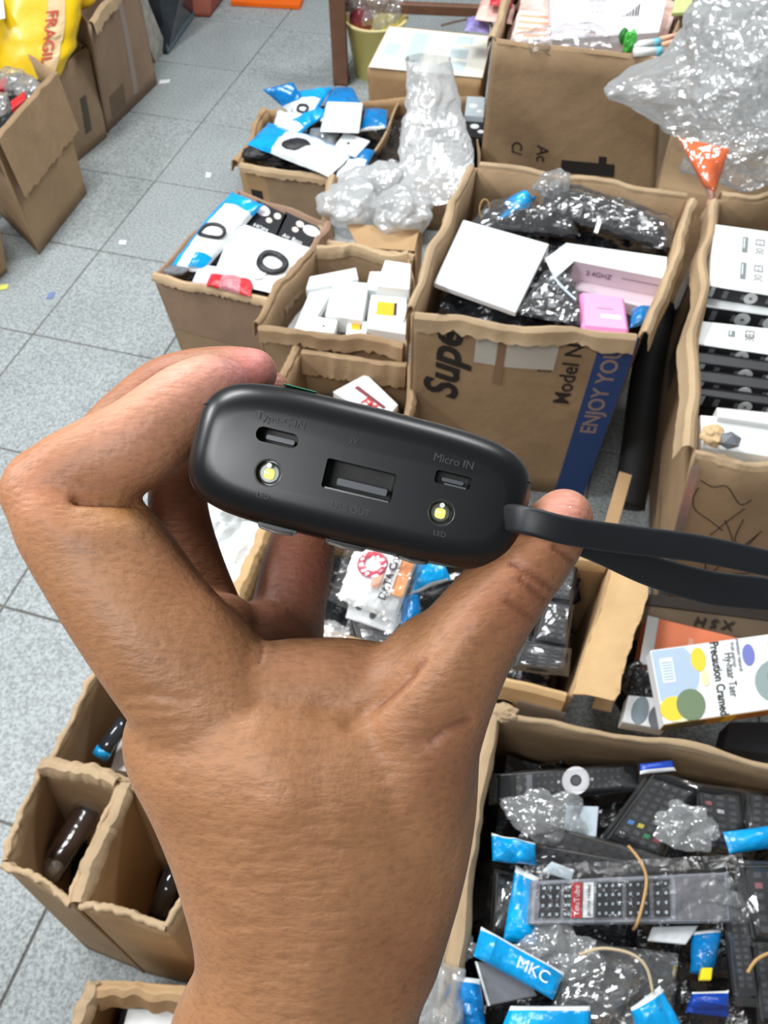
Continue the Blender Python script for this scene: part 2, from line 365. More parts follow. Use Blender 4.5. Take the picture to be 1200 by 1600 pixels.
# ================================================================== FLOOR
TILE = .2687*CAMH; TH = -.2837
c_, s_ = math.cos(TH), math.sin(TH)
def tilemat():
    m = bpy.data.materials.new('speckled_tile'); m.use_nodes = True; nt = m.node_tree; L = nt.links.new; b = nt.nodes['Principled BSDF']
    tc = nt.nodes.new('ShaderNodeTexCoord'); oi = nt.nodes.new('ShaderNodeObjectInfo')
    ad = nt.nodes.new('ShaderNodeVectorMath'); ad.operation = 'ADD'; L(tc.outputs['Object'], ad.inputs[0])
    sc = nt.nodes.new('ShaderNodeVectorMath'); sc.operation = 'SCALE'; sc.inputs[3].default_value = 9; L(oi.outputs['Location'], sc.inputs[0]); L(sc.outputs[0], ad.inputs[1])
    n1 = nt.nodes.new('ShaderNodeTexNoise'); n1.inputs['Scale'].default_value = 150; n1.inputs['Detail'].default_value = 3; n1.inputs['Roughness'].default_value = .7; L(ad.outputs[0], n1.inputs['Vector'])
    n2 = nt.nodes.new('ShaderNodeTexNoise'); n2.inputs['Scale'].default_value = 5; n2.inputs['Detail'].default_value = 4; L(ad.outputs[0], n2.inputs['Vector'])
    r1 = nt.nodes.new('ShaderNodeValToRGB'); e = r1.color_ramp.elements; e[0].position = .36; e[0].color = lin((124, 130, 131)); e[1].position = .62; e[1].color = lin((175, 182, 183))
    L(n1.outputs[0], r1.inputs[0])
    r2 = nt.nodes.new('ShaderNodeMapRange'); r2.inputs[1].default_value = .3; r2.inputs[2].default_value = .7; r2.inputs[3].default_value = .93; r2.inputs[4].default_value = 1.05; L(n2.outputs[0], r2.inputs[0])
    h = nt.nodes.new('ShaderNodeHueSaturation'); L(r1.outputs[0], h.inputs['Color']); L(r2.outputs[0], h.inputs['Value']); L(h.outputs[0], b.inputs['Base Color'])
    b.inputs['Roughness'].default_value = .42; b.inputs['Specular IOR Level'].default_value = .35; return m
TM = tilemat()
fl = obj('floor', sheet(lambda u, v: Vector((-3.6+6.6*u, -1.4+6.9*v, -.0035)), 1, 1, .02), None, mat('grout', (112, 108, 102), .9, bump=.2)); fl['kind'] = 'structure'
g = TILE/2-.0022
bm = bmesh.new(); T_ = [bm.verts.new((x, y, 0)) for x, y in ((-g, -g), (g, -g), (g, g), (-g, g))]; B_ = [bm.verts.new((v.co.x, v.co.y, -.004)) for v in T_]
bm.faces.new(T_)
for i in range(4): j = (i+1) % 4; bm.faces.new((T_[j], T_[i], B_[i], B_[j]))
bmesh.ops.bevel(bm, geom=[e for e in bm.edges if all(v.co.z == 0 for v in e.verts)], offset=.0015, segments=1, affect='EDGES')
tme = bpy.data.meshes.new('floor_tile'); bm.to_mesh(tme); bm.free(); tme.materials.append(TM)
ox, oy = -3.5802, 7.3339
for i in range(-12, 12):
    for j in range(-18, 8):
        a = (ox+i+.5)*TILE; b = (oy+j+.5)*TILE; x = a*c_-b*s_; y = a*s_+b*c_
        if not (-3.3 < x < 2.3 and -1.1 < y < 5.2): continue
        o = bpy.data.objects.new('floor_tile', tme); COL.objects.link(o); o.parent = fl
        o.location = (x, y, random.uniform(-.0004, .0004)); o.rotation_euler = (0, 0, TH)
# ================================================================== CARTONS ON THE LEFT
KA = carton('cardboard_box', 'open brown carton at the left edge with wide outer flap and clear wrapped goods inside', [(-12, 222), (86, 114), (-10, 50), (-150, 110)], .37,
            base=[(62, 398), (136, 303), (20, 215), (-75, 260)], m=KR, flaps={0: ('out', .17), 2: ('out', .05), 3: ('out', .08)}, seed=2)
heap('carton_fill', 'crinkled clear bags with red goods inside the open carton at left edge', KA, .33, BLKFILM, .02, seed=5)
for k, (px, py, s) in enumerate([(18, 128, .055), (-10, 165, .05), (45, 140, .04)]):
    blob('clear_bag', ['clear crumpled bag nearest the yellow bags in the left edge carton', 'clear crumpled bag lying lowest in the left edge carton', 'small clear crumpled bag by the right corner of the left edge carton'][k], 'bag', W(px, py, .355), (s, s*1.1, .028), CLEAR2, 20+k)
for k, (px, py) in enumerate([(28, 158), (-2, 135)]):
    q = box_item('red_packet', ['small red packet under clear film beside the wide flap', 'small red packet at the left picture edge in the carton'][k], [(px-10, py+12), (px+12, py-4), (px+10, py-16), (px-12, py)], .367, .015, RED, 'packet')
KB = carton('cardboard_box', 'narrow open brown carton with ragged folded rim and dark stripe on its side', [(84, 118), (140, 78), (92, 30), (28, 60)], .3,
            base=[(106, 266), (168, 214), (120, 150), (50, 190)], m=KRG, flaps={0: ('in', .02), 1: ('in', .03, .1, .95)}, seed=4, wob=.012)
side_decal(KB, 0, .5, .22, .66, .62, mat('dark_stripe', (84, 76, 66), .8), 'printed_stripe')
KC = carton('cardboard_box', 'tall taped brown carton standing third along the left side', [(140, 40), (208, -58), (150, -150), (60, -60)], .4,
            base=[(168, 208), (246, 132), (200, 60), (100, 110)], m=card('cardboard_dull', (150, 126, 104)), flaps={0: ('roll', .03)}, seed=6, wob=.004)
side_decal(KC, 0, .54, .1, .63, .98, mat('grey_tape', (150, 134, 122), .35), 'tape_strip')
side_decal(KC, 0, .12, .1, .38, .3, mat('stain', (112, 94, 74), .9), 'stain')
KD = carton('cardboard_box', 'corner of a small brown carton at the left picture edge', [(-60, 395), (-2, 350), (-40, 300), (-110, 340)], .16, base=[(-40, 470), (12, 425), (-20, 360), (-90, 400)], m=KR, seed=8)
# yellow bags
def yellow(name, label, px, z, lean, txt=False, seed=0, m=YEL):
    # soft bag: upright loft through (px, py, z, half width, half depth)
    t = thing(name, label, 'bag')
    secs = [(W(a, b, zz), hw, hd) for a, b, zz, hw, hd in px]
    cs = smoothpts([s[0] for s in secs], 6); hw = smoothpts([Vector((s[1], s[2], 0)) for s in secs], 6)
    n = 40; vs = []; R = Vector((math.cos(lean), math.sin(lean), 0)); D = Vector((-math.sin(lean), math.cos(lean), 0)); fs = []
    def P(i, a, off=0):
        k = 1+.12*ridged(cs[i]+R*math.cos(a)*.1, 16, seed)
        ca, sa = math.cos(a), math.sin(a)
        return cs[i]+R*((abs(ca)**.8)*math.copysign(1, ca)*(hw[i].x*k+off))+D*((abs(sa)**.8)*math.copysign(1, sa)*(hw[i].y*k+off))
    for i in range(len(cs)):
        vs += [P(i, 2*math.pi*k/n) for k in range(n)]
    for i in range(len(cs)-1): fs += [(i*n+k, i*n+(k+1) % n, (i+1)*n+(k+1) % n, (i+1)*n+k) for k in range(n)]
    fs += [tuple(range(n))[::-1], tuple((len(cs)-1)*n+k for k in range(n))]
    obj('bag_body', pyd(vs, fs), t, m, True); rebase_later.append(t)
    return t, P, len(cs)
t, P, K_ = yellow('yellow_bag', 'yellow plastic bag with a printed FRAGIL tape band standing behind the cartons', [(48, 118, .30, .09, .05), (55, 75, .36, .12, .07), (58, 20, .44, .13, .07), (58, -40, .53, .12, .05)], 0, 0.1, seed=3)
def fnb(u, v): return P(min(K_-1, int(1+v*(K_-3))), -1.36+.34*u, .004)
def fnt(u, v):
    x = v*(K_-1); i = min(K_-2, int(x)); a = -1.35+.42*u; return P(i, a, .003).lerp(P(i+1, a, .003), x-i)
obj('tape_band', sheet(fnt, 5, 24, .0008), t, mat('tape_white', (226, 196, 150), .4))
tq = Q([fnt(0, .02), fnt(1, .02), fnt(1, .98), fnt(0, .98)])
o = text('FRAGIL', tq, .5, .45, .05, mat('red_ink', (196, 72, 48), .6), t, rot=-math.pi/2, bold=.012, h=.012, sx=.95)
t, _, _ = yellow('yellow_bag', 'yellow plastic bag cut off by the upper left picture edge', [(-12, 118, .28, .07, .05), (-8, 60, .37, .09, .06), (-10, 0, .46, .09, .06), (-12, -40, .52, .08, .05)], 0, 0, seed=9)
slab('white_tape', [(-14, 32, .47), (8, 28, .47), (4, -8, .50), (-14, -8, .50)], .002, WHITE, t)
t, _, _ = yellow('yellow_bag', 'small yellow bag tip hanging over the third left carton', [(122, 14, .40, .012, .02), (122, 4, .42, .05, .03), (122, -20, .45, .07, .05), (120, -60, .5, .07, .05)], 0, 0, seed=12)
# things leaning behind the left cartons
q = box_item('foam_board', 'whitish mottled foam board standing on edge beside the dark display', [W(243, 98, 0), W(262, 76, 0), W(214, -40, .36), W(196, -20, .36)], t=.03, m=mat('mottled_white', (176, 172, 164), .7, var=.25, vscale=30), cat='board')
q = Q([W(262, 82, .01), W(303, 25, .01), W(296, -70, .3), W(240, -60, .3)]); T = thing('display_case', 'dark glass display case standing at the top left of the floor', 'case')
slab('glass_front', q, .05, mat('dark_glass', (40, 46, 52), .12, var=.4, vscale=16), T); decal('metal_sill', q, 0, 0, 1, .09, mat('blue_steel', (92, 112, 124), .35), T, .004, .006)
for k in range(3): decal('painted_reflection', q, .1+.28*k, .2, .2+.28*k, .95, mat('reflection_grey', (88, 84, 86), .4), T, .001)  # grey strips painted on the glass as reflections
rebase_later.append(T)
carton('red_box', 'reddish brown box standing on the floor at the top edge', [(296, -28), (332, -28), (370, -90), (310, -90)], .12, base=[(302, 27), (328, 28), (362, -18), (318, -20)], m=mat('brick_red', (150, 78, 62), .6), closed=True, bulge=0, wob=0)
box_item('orange_crate', 'flat bright orange crate lying on the floor at the top edge', [(360, 2), (468, 8), (476, -12), (372, -20)], .02, .018, ORG, 'crate')
# litter
for nm, lb, c, m in [('paper_scrap', 'white paper scrap beside the third left carton', [(248, 131), (264, 129), (266, 124), (250, 125)], WHITE),
                     ('paper_scrap', 'tiny white scrap on the tile left of the blue bag carton', [(321, 277), (329, 277), (330, 270), (322, 269)], WHITE),
                     ('paper_scrap', 'faint white scrap on the tile left of the cable packet carton', [(185, 381), (196, 382), (198, 376), (187, 375)], PAPER),
                     ('paper_scrap', 'yellow paper scrap at the left picture edge', [(-2, 453), (11, 451), (13, 444), (-1, 445)], mat('pale_yellow', (222, 222, 110), .6)),
                     ('paper_scrap', 'small blue printed scrap on the floor tile', [(72, 466), (82, 466), (86, 456), (77, 457)], mat('pale_blue', (110, 128, 176), .6))]:
    tag(slab(nm, (c, .0025), .0015, m, None, 0), lb, 'litter')
# ================================================================== TABLE AND TOP CENTRE
T = thing('wooden_table', 'brown wooden table frame with post and rail at the top centre', 'table')
slab('post', [W(521, 133, .0), W(545, 134, .0), W(547, 118, .0), W(523, 117, .0)], .004, BROWNW, T)
b0 = [W(521, 134, 0), W(544, 135, 0), W(545, 118, 0), W(524, 117, 0)]; hgt = Vector((0, 0, .5))
slab('post', Q([p+hgt for p in b0]), .497, BROWNW, T, .003)
r0 = W(520, 18, .22); r1 = W(800, 30, .22); up = Vector((0, 0, .035)); bk = Vector((0, .03, 0))
slab('rail', Q([r0, r1, r1+up, r0+up]), .03, BROWNW, T, .003); rebase_later.append(T)
T = thing('yellow_bucket', 'yellow bucket holding a crumpled clear bag behind the white topped carton', 'bucket')
cb = W(588, 130, 0); vs = []; n = 36; prof = [(.085, 0), (.115, .19), (.12, .19), (.12, .20), (.11, .20), (.082, .012)]
for r, z in prof: vs += [cb+Vector((0, .09, 0))+Vector((r*math.cos(2*math.pi*k/n), r*math.sin(2*math.pi*k/n), z)) for k in range(n)]
fs = [(i*n+k, i*n+(k+1) % n, (i+1)*n+(k+1) % n, (i+1)*n+k) for i in range(len(prof)-1) for k in range(n)]+[tuple((len(prof)-1)*n+k for k in range(n)), tuple(range(n))[::-1]]
obj('bucket_wall', pyd(vs, fs), T, mat('yellow_bucket', (255, 240, 150), .4), True)
tube('rim_ring', [cb+Vector((.12*math.cos(a/16*math.pi), .09+.12*math.sin(a/16*math.pi), .198)) for a in range(32)], .005, mat('cream', (214, 200, 150), .5), T, closed=True); rebase_later.append(T)
blob('clear_bag', 'crumpled clear bag stuffed in the yellow bucket', 'bag', cb+Vector((.01, .10, .24)), (.105, .09, .075), CLEAR2, 31, sub=5)
blob('dark_red_bag', 'dark red bundle under the clear bag in the yellow bucket', 'bag', cb+Vector((-.055, .06, .2)), (.045, .04, .05), mat('wine', (120, 40, 52), .4), 33, .12)
tag(tube('cord', smoothpts([W(690, 40, .33), W(720, 32, .36), W(760, 28, .36), W(775, 60, .33)]), .004, mat('cord_brown', (98, 80, 66), .7)), 'thin brown cord arching at the top edge behind the white topped carton', 'cord')
# white topped carton
KW = carton('cardboard_box', 'closed carton with a white printed sheet on its lid beside the yellow bucket', [(574, 106), (752, 124), (770, 56), (608, 40)], .26, m=KR2, closed=True, ins=.97, bulge=.002, wob=.001, seed=10)
q = Q([(576, 104), (754, 121), (769, 57), (608, 41)], .267); t = thing('printed_sheet', 'white sheet with pale blue printed panels on the closed carton lid', 'paper')
slab('sheet_paper', q, .003, mat('cream_white', (240, 240, 226), .6), t)
for a in [(.27, .2, .42, .9), (.68, .08, .83, .3), (.66, .38, .82, .62), (.68, .75, .84, .93), (.06, .3, .2, .6)]: decal('printed_panel', q, *a, mat('pale_print', (196, 212, 214), .6), t)
decal('printed_panel', q, .45, .5, .62, .95, mat('pink_print', (238, 224, 222), .6), t); rebase_later.append(t)
# small pile between that carton and the tall one
for k, (c, z, m, lb) in enumerate([([(726, 48), (764, 52), (766, 32), (730, 28)], .36, mat('violet_pack', (150, 140, 205), .3, var=.4, vscale=30), 'violet and blue shiny packet behind the tall carton corner'),
                                   ([(742, 30), (800, 38), (806, 8), (752, 0)], .40, mat('rosy_pack', (238, 190, 178), .5, var=.3, vscale=24), 'white and red paper packet at the tall carton rim'),
                                   ([(765, 8), (800, 12), (802, -14), (770, -18)], .44, RED, 'red packet at the top edge beside the tall carton')]):
    packet('packet', lb, 'packet', c, z, .02, [(0, 1, 'wrapper', m)], 40+k, .004)
# ================================================================== TALL CARTON
KT = carton('tall_cardboard_box', 'tall brown carton printed with a black 1 behind the large open carton', [(770, 66), (1036, 98), (1085, -30), (812, -62)], .5, base=[(744, 315), (1020, 338), (1085, 170), (778, 160)], m=KR, flaps={3: ('roll', .03), 0: ('in', .03)}, seed=14, bulge=.004, wob=.004)
side_decal(KT, 0, .675, .30, .72, .40, INK, 'print')
side_text(KT, 0, '1', .60, .31, .21, rot=-math.pi/2, bold=.035, sx=1.25)
side_text(KT, 0, 'Ac', .35, .38, .05, rot=-math.pi/2, bold=.01); side_text(KT, 0, 'C/', .2, .40, .045, rot=-math.pi/2, bold=.01)
heap('carton_fill', 'pinkish crumpled wrapped goods filling the tall carton', KT, .45, mat('rosy_wrap', (222, 190, 180), .35, bump=.6, var=.3, vscale=20), .03, seed=7)
q = box_item('white_carton', 'white carton with a black barcode lying in the tall carton', [(862, 62, .50), (1030, 50, .52), (1048, -30, .56), (858, -30, .54)], t=.05, m=mat('lilac_white', (222, 218, 222), .5))
rnd = random.Random(3); x = .55
while x < .78: wd = rnd.choice([.006, .01, .014]); decal('barcode_bar', q, x, .32, x+wd, .62, INK, q.t); x += wd+rnd.choice([.006, .009])
for k, s in enumerate(['MODEL', 'C/NO', '0.5 A', 'QTY']): text(s, q, .42, .62-.1*k, .016, mat('grey_ink', (90, 90, 96), .7), q.t)
blob('clear_bag', 'flat crumpled clear bag in front of the barcode carton', 'bag', W(890, 62, .5), (.14, .06, .03), CLEAR, 51)
q = box_item('patterned_carton', 'white carton with orange stripes at the left end of the tall carton', [(800, 60), (862, 66), (866, 20), (812, 16)], .475, .05, mat('striped_white', (240, 228, 222), .5))
for k in range(4): decal('orange_stripe', q, .05, .1+.22*k, .95, .2+.22*k, mat('stripe_orange', (240, 170, 140), .6), q.t)
T = thing('green_toy', 'small green plastic clip beside the white tubes', 'toy')
blob('clip_body', '', '', W(984, 66, .52), (.018, .02, .03), GREEN, 3, .25, 3, parent=T); blob('clip_head', '', '', W(974, 56, .53), (.012, .012, .02), mat('dark_green', (40, 120, 50), .4), 4, .2, 3, parent=T); rebase_later.append(T)
for k, (a, b) in enumerate([((988, 72), (1030, 66)), ((990, 82), (1034, 80))]):
    T = thing('white_tube', ['upper white tube with blue cap next to the green clip', 'lower white tube with blue cap next to the green clip'][k], 'tube')
    A, B = W(*a, .515), W(*b, .515); tube('tube_body', [A, A.lerp(B, .75)], .011, WHITE, T, 14); tube('cap', [A.lerp(B, .75), B], .0115, mat('aqua', (110, 190, 210), .4), T, 14); rebase_later.append(T)
for k, (a, b) in enumerate([((1030, 62), (1062, 54)), ((1035, 70), (1066, 62))]):
    tag(tube('wooden_pen', [W(*a, .52), W(*b, .52)], .007, mat('peach', (232, 180, 150), .5)), ['upper peach coloured stick at the tall carton rim', 'lower peach coloured stick at the tall carton rim'][k], 'stick')
box_item('lime_card', 'lime green and black card at the top edge right of the barcode carton', [(1050, 20), (1080, 18), (1084, -10), (1056, -10)], .52, .01, mat('lime_card', (200, 214, 140), .5), 'card')
# big clear bag over it
blob('large_clear_bag', 'huge crumpled clear plastic bag heaped at the upper right', 'bag', W(1168, 104, .58), (.205, .22, .16), film('big_bag_film', clear=.62, rough=.14, bump=.35, bscale=14, gloss=.11), 61, .16, 6, 2.2, True, tail=((-1, -.15, -.12), .85, .90))
blob('clear_bag', 'smaller crumpled clear bag hanging under the huge one at right edge', 'bag', W(1170, 245, .5), (.14, .09, .06), CLEAR2, 62, .18, 6, 2.2, True)
# ================================================================== BLUE PACKET CARTON
KP = carton('low_cardboard_box', 'low brown carton full of blue and white packets left of the clear bag', [(372, 258), (640, 300), (655, 150), (418, 172)], .2, m=KR2, ins=.97, flaps={0: ('roll', .012), 3: ('out', .03)}, seed=17)
side_decal(KP, 0, .16, .05, .95, .93, KRG, 'brown_tape'); side_decal(KP, 0, .05, .3, .12, .62, INK, 'printed_mark')
side_text(KP, 0, 'A - 001', .5, .2, .03)
heap('carton_fill', 'dark wrapped goods under the blue packets in the low carton', KP, .15, BLKFILM, .02, seed=8)
def cable_bag(label, c, z, th=.016, cab=(.5, .5, .03), head=.25, seed=0, body=PEARL, hm=BLUE, cm=DARK, edge=True):
    bands = [(0, 1-head, 'bag_body', body), (1-head, 1, 'blue_header', hm)]
    q = packet('cable_packet', label, 'packet', c, z, th, bands, seed, .004)
    if cab: coil(q, cab[0], cab[1], cab[2], cm, 3, .0035)
    if edge: decal_strip(q, .93, 0, 1, 1-head, hm)
    return q
def decal_strip(q, u0, v0, u1, v1, m, name='blue_edge'):
    return obj(name, sheet(lambda u, v: q.p(u0+(u1-u0)*u, v0+(v1-v0)*v, q.h(u0+(u1-u0)*u, v0+(v1-v0)*v)+.0015), 4, 14, .001), q.t, m)
cable_bag('blue and white packet sticking up at the far left of the low carton', [(455, 178, .22), (480, 168, .22), (458, 128, .29), (410, 140, .29)], None, .02, None, .7, 1, hm=DBLUE)
cable_bag('blue striped packet lying across the back of the low carton', [(452, 195, .22), (478, 206, .22), (520, 135, .25), (466, 142, .25)], None, .02, (.5, .35, .02), .35, 2)
cable_bag('deep blue packet behind the white card in the low carton', [(500, 190), (568, 170), (552, 138), (515, 140)], .235, .02, None, .95, 3, hm=DBLUE)
cable_bag('deep blue packet right of the white card in the low carton', [(562, 206), (604, 200), (606, 172), (570, 170)], .22, .02, None, .95, 4, hm=DBLUE)
q = cable_bag('blue edged packet with a dark adapter lying front left in the low carton', [(514, 276), (552, 240), (420, 192), (386, 226)], .225, .025, None, .3, 5)
blob('adapter', '', '', q.p(.4, .5, .02), (.045, .03, .014), DARK, 7, .1, 3, parent=q.t)
cable_bag('bright blue packet crossing the white one at the back left of the low carton', [(430, 214, .22), (452, 222, .22), (512, 176, .235), (488, 160, .235)], None, .016, None, .6, 31)
cable_bag('small blue packet tucked in the front right of the low carton', [(536, 262), (572, 262), (586, 236), (552, 232)], .212, .016, None, .7, 32, hm=DBLUE)
packet('clear_packet', 'clear wrapped grey packet between the striped packet and the white card', 'packet', [(476, 232), (524, 244), (530, 206), (486, 200)], .222, .02, [(0, 1, 'clear_body', CLEAR2)], 33, .006)
packet('grey_pack', 'rounded grey and white pack at the left rim of the low carton', 'packet', [(424, 206), (452, 210), (462, 178), (434, 172)], .22, .016, [(0, 1, 'pack_body', PEARL)], 34, .005)
q = box_item('white_card', 'rounded white card lying on top of the blue packets', [(500, 204), (561, 206), (567, 160), (511, 158)], .262, .006, WHITE, 'card', bev=.004)
q = box_item('grey_white_card', 'white card with a small dark mark by the divider of the low carton', [(520, 232), (556, 244), (578, 220), (538, 206)], .235, .006, PAPER, 'card'); disc('printed_dot', q, .4, .5, .006, INK, q.t)
blob('dark_adapter', 'dark adapter at the front left corner of the low carton', 'adapter', W(402, 240, .205), (.05, .03, .02), DARK, 8, .12, 3)
T = thing('cardboard_divider', 'loose cardboard flap standing as divider at the right of the low carton', 'cardboard')
obj('divider_sheet', sheet(lambda u, v: W(582+42*u+0*v, 238-78*u, .21).lerp(W(592+30*u, 244-78*u, .13), v)+Vector((.006*math.sin(5*u), 0, 0)), 12, 4, .006), T, KRE, True); rebase_later.append(T)
q = box_item('white_box', 'small white box with rounded corners at the front of the low carton', [(524, 282), (578, 278), (576, 254), (526, 250)], .215, .03, WHITE, bev=.006)
# black goods behind bag
KX = carton('cardboard_box', 'shadowed open carton behind the standing clear bag holding black printed packs', [(648, 262), (748, 273), (754, 150), (655, 150)], .21, m=KR, ins=.97, seed=19)
heap('carton_fill', 'black wrapped goods in the shadowed carton behind the clear bag', KX, .16, BLKFILM, .02, seed=18)
for k, (x, y) in enumerate([(740, 160), (742, 192)]):
    q = box_item('printed_pack', ['black and white printed pack with a pale blue top beside the tall carton', 'black pack with round white print beside the tall carton'][k], [(x-14, y+20), (x+16, y+22), (x+18, y-8), (x-10, y-10)], .235-.02*k, .02, DARK if k else LG)
    disc('round_print', q, .4, .5, .014, WHITE, q.t); disc('round_print', q, .75, .25, .01, WHITE, q.t)
# standing clear bag + heap of clear bags
def softbag(label, secs, m, seed, open_top=True):
    t = thing('clear_bag', label, 'bag'); S_ = [(W(a, b, zz), hw, hd) for a, b, zz, hw, hd in secs]
    cs = smoothpts([s[0] for s in S_], 8); hw = smoothpts([Vector((s[1], s[2], 0)) for s in S_], 8); n = 56; vs = []
    for i in range(len(cs)):
        for k in range(n):
            a = 2*math.pi*k/n; d = Vector((math.cos(a)*hw[i].x, math.sin(a)*hw[i].y, 0)); p = cs[i]+d
            vs.append(p+d.normalized()*(.012*fold(p, 22, seed)+.006*fold(p, 60, seed)))
    fs = [(i*n+k, i*n+(k+1) % n, (i+1)*n+(k+1) % n, (i+1)*n+k) for i in range(len(cs)-1) for k in range(n)]
    obj('bag_film', pyd(vs, fs), t, m, False); rebase_later.append(t); return t
softbag('tall clear plastic bag standing open above the heap of clear bags', [(672, 300, .32, .10, .06), (680, 240, .36, .095, .06), (680, 180, .42, .085, .05), (672, 130, .48, .072, .04), (668, 92, .53, .062, .03)], MILK, 71)
# ================================================================== CENTRE SMALL CARTONS
KH = carton('cardboard_box', 'carton with dark printed emblem under the heap of clear bags', [(500, 378), (650, 405), (665, 290), (520, 275)], .28, m=KR2, ins=.97, flaps={0: ('roll', .02), 3: ('roll', .02)}, seed=21)
side_decal(KH, 0, .06, .55, .26, .97, mat('dark_label', (66, 56, 50), .7), 'dark_label'); side_text(KH, 0, 'R', .16, .76, .045, KRE)
heap('carton_fill', 'crumpled pale film filling the carton with the dark emblem', KH, .25, mat('pale_film', (190, 196, 196), .3, bump=.6), .02, seed=22)
for k, (x, y, z, a, b, c, lb) in enumerate([(545, 318, .31, .085, .07, .05, 'white crumpled clear bag at the left of the heap'), (625, 335, .31, .08, .07, .055, 'crumpled clear bag at the right of the heap beside the large carton'),
                                            (600, 285, .31, .075, .06, .05, 'crumpled clear bag at the top of the heap below the standing bag'), (560, 285, .31, .05, .05, .03, 'small milky bag next to the small white box')]):
    blob('clear_bag', lb, 'bag', W(x, y, z), (a, b, c), MILK, 80+k, .2, 5, 1.8, True)
tag(slab('cardboard_sheet', [(560, 386, .285), (648, 392, .29), (655, 358, .30), (540, 348, .29)], .004, KR2), 'loose cardboard flap leaning under the heap of clear bags', 'cardboard')
# cable packet carton
KE = carton('cardboard_box', 'open carton of cable packets left of the carton of white boxes', [(238, 430), (432, 474), (512, 348), (372, 296)], .3, m=card('cardboard_mauve', (158, 130, 108)), ins=.93, flaps={1: ('out', .03), 0: ('roll', .006)}, seed=24)
side_decal(KE, 0, .02, .0, .97, .42, KR, 'tape_band', .0015); side_text(KE, 0, 'A. AWEI', .62, .30, .035, bold=.03)
heap('carton_fill', 'dark goods under the cable packets in the open carton', KE, .24, BLKFILM, .015, seed=23)
q = cable_bag('long white and blue packet with black cable at the left of the cable carton', [(262, 424, .30), (318, 424, .30), (412, 320, .335), (362, 300, .335)], None, .03, (.55, .42, .032), .2, 6, edge=False)
decal_strip(q, .04, .04, .2, .8, BLUE); decal_strip(q, .55, .02, .98, .16, BLUE, 'blue_patch')
blob('silver_plug', '', '', q.p(.3, -.02, .008), (.03, .015, .01), GREY, 9, .15, 3, parent=q.t)
q = packet('cable_packet', 'broad white packet with a black headset coil lying in the cable carton', 'packet', [(330, 436, .305), (440, 462, .305), (486, 388, .32), (368, 345, .32)], None, .02, [(0, 1, 'bag_body', WHITE)], 7, .0025)
coil(q, .72, .42, .036, DARK, 4, .0055, 'headset_coil', .95); disc('white_print', q, .62, .2, .02, WHITE, q.t, .018)
for k, (c, s) in enumerate([([(375, 352), (430, 378), (450, 336), (402, 312)], 'HOM'), ([(428, 372), (478, 392), (500, 356), (446, 330)], 'Air Bass')]):
    q = box_item('black_printed_pack', ['black pack with white photo print at the back of the cable carton', 'black pack lettered in white at the right back corner of the cable carton'][k], c, .315, .02, DARK)
    disc('white_photo', q, .3 if k == 0 else .85, .75, .026, mat('photo_white', (226, 220, 228), .5), q.t, rv=.02); disc('white_dot', q, .75 if k == 0 else .5, .8, .012, mat('cream_dot', (214, 205, 190), .5), q.t)
    disc('white_dot', q, .6 if k == 0 else .45, .55, .01, mat('cream_dot', (214, 205, 190), .5), q.t); text(s, q, .5, .2, .02, WHITE, q.t)
q = packet('red_packet', 'red and clear blister packet at the front of the cable carton', 'packet', [(322, 446), (392, 464), (396, 436), (330, 428)], .312, .014, [(0, .3, 'red_end', RED), (.3, .75, 'clear_window', mat('rosy_film', (190, 120, 130), .2, bump=.6)), (.75, 1, 'red_end', RED)], 8, .003, axis='u')
box_item('lilac_packet', 'pale lilac packet tucked behind the red blister packet', [(300, 440), (345, 446), (352, 418), (312, 412)], .306, .008, mat('lilac', (206, 202, 226), .4), 'packet')
# white box carton
KF = carton('cardboard_box', 'open carton of small white boxes left of the large carton', [(402, 512), (636, 540), (640, 402), (492, 392)], .33, m=KR, ins=.96, flaps={0: ('out', .025), 3: ('out', .035), 2: ('roll', .02)}, seed=26, wob=.012)
heap('carton_fill', 'shadowed goods under the small white boxes', KF, .26, mat('dim_white', (150, 150, 150), .5, bump=.3), .01, seed=25)
for lb, c, z, th in [('large white box in the middle of the white box carton', [(508, 492), (566, 500), (576, 442), (522, 438)], .35, .045),
                     ('white box with an orange square print on its lid', [(572, 512), (634, 522), (636, 464), (580, 460)], .345, .04),
                     ('white box lying high at the right back of the white box carton', [(588, 446), (640, 452), (642, 412), (602, 406)], .37, .04),
                     ('small white box wedged behind the large white one', [(572, 452), (596, 454), (600, 424), (578, 424)], .345, .03),
                     ('narrow white box standing at the left back of the white box carton', [(478, 452), (560, 436), (556, 418), (484, 432)], .345, .025),
                     ('slim white box leaning at the left of the white box carton', [(458, 518), (480, 520), (520, 452), (488, 446)], .335, .02),
                     ('small white box with a dark dot at the front of the white box carton', [(482, 516), (522, 520), (528, 500), (494, 494)], .34, .02),
                     ('small plain white box at the front beside the orange print box', [(540, 524), (572, 528), (574, 502), (544, 500)], .335, .03)]:
    q = box_item('small_white_box', lb, c, z, th, WHITE)
    if 'orange' in lb:
        decal('orange_print', q, .2, .42, .66, .8, mat('amber', (250, 180, 20), .5), q.t); decal('dark_print', q, .66, .45, .74, .8, DARK, q.t)
    if 'dot' in lb: disc('dark_dot', q, .5, .4, .003, INK, q.t)
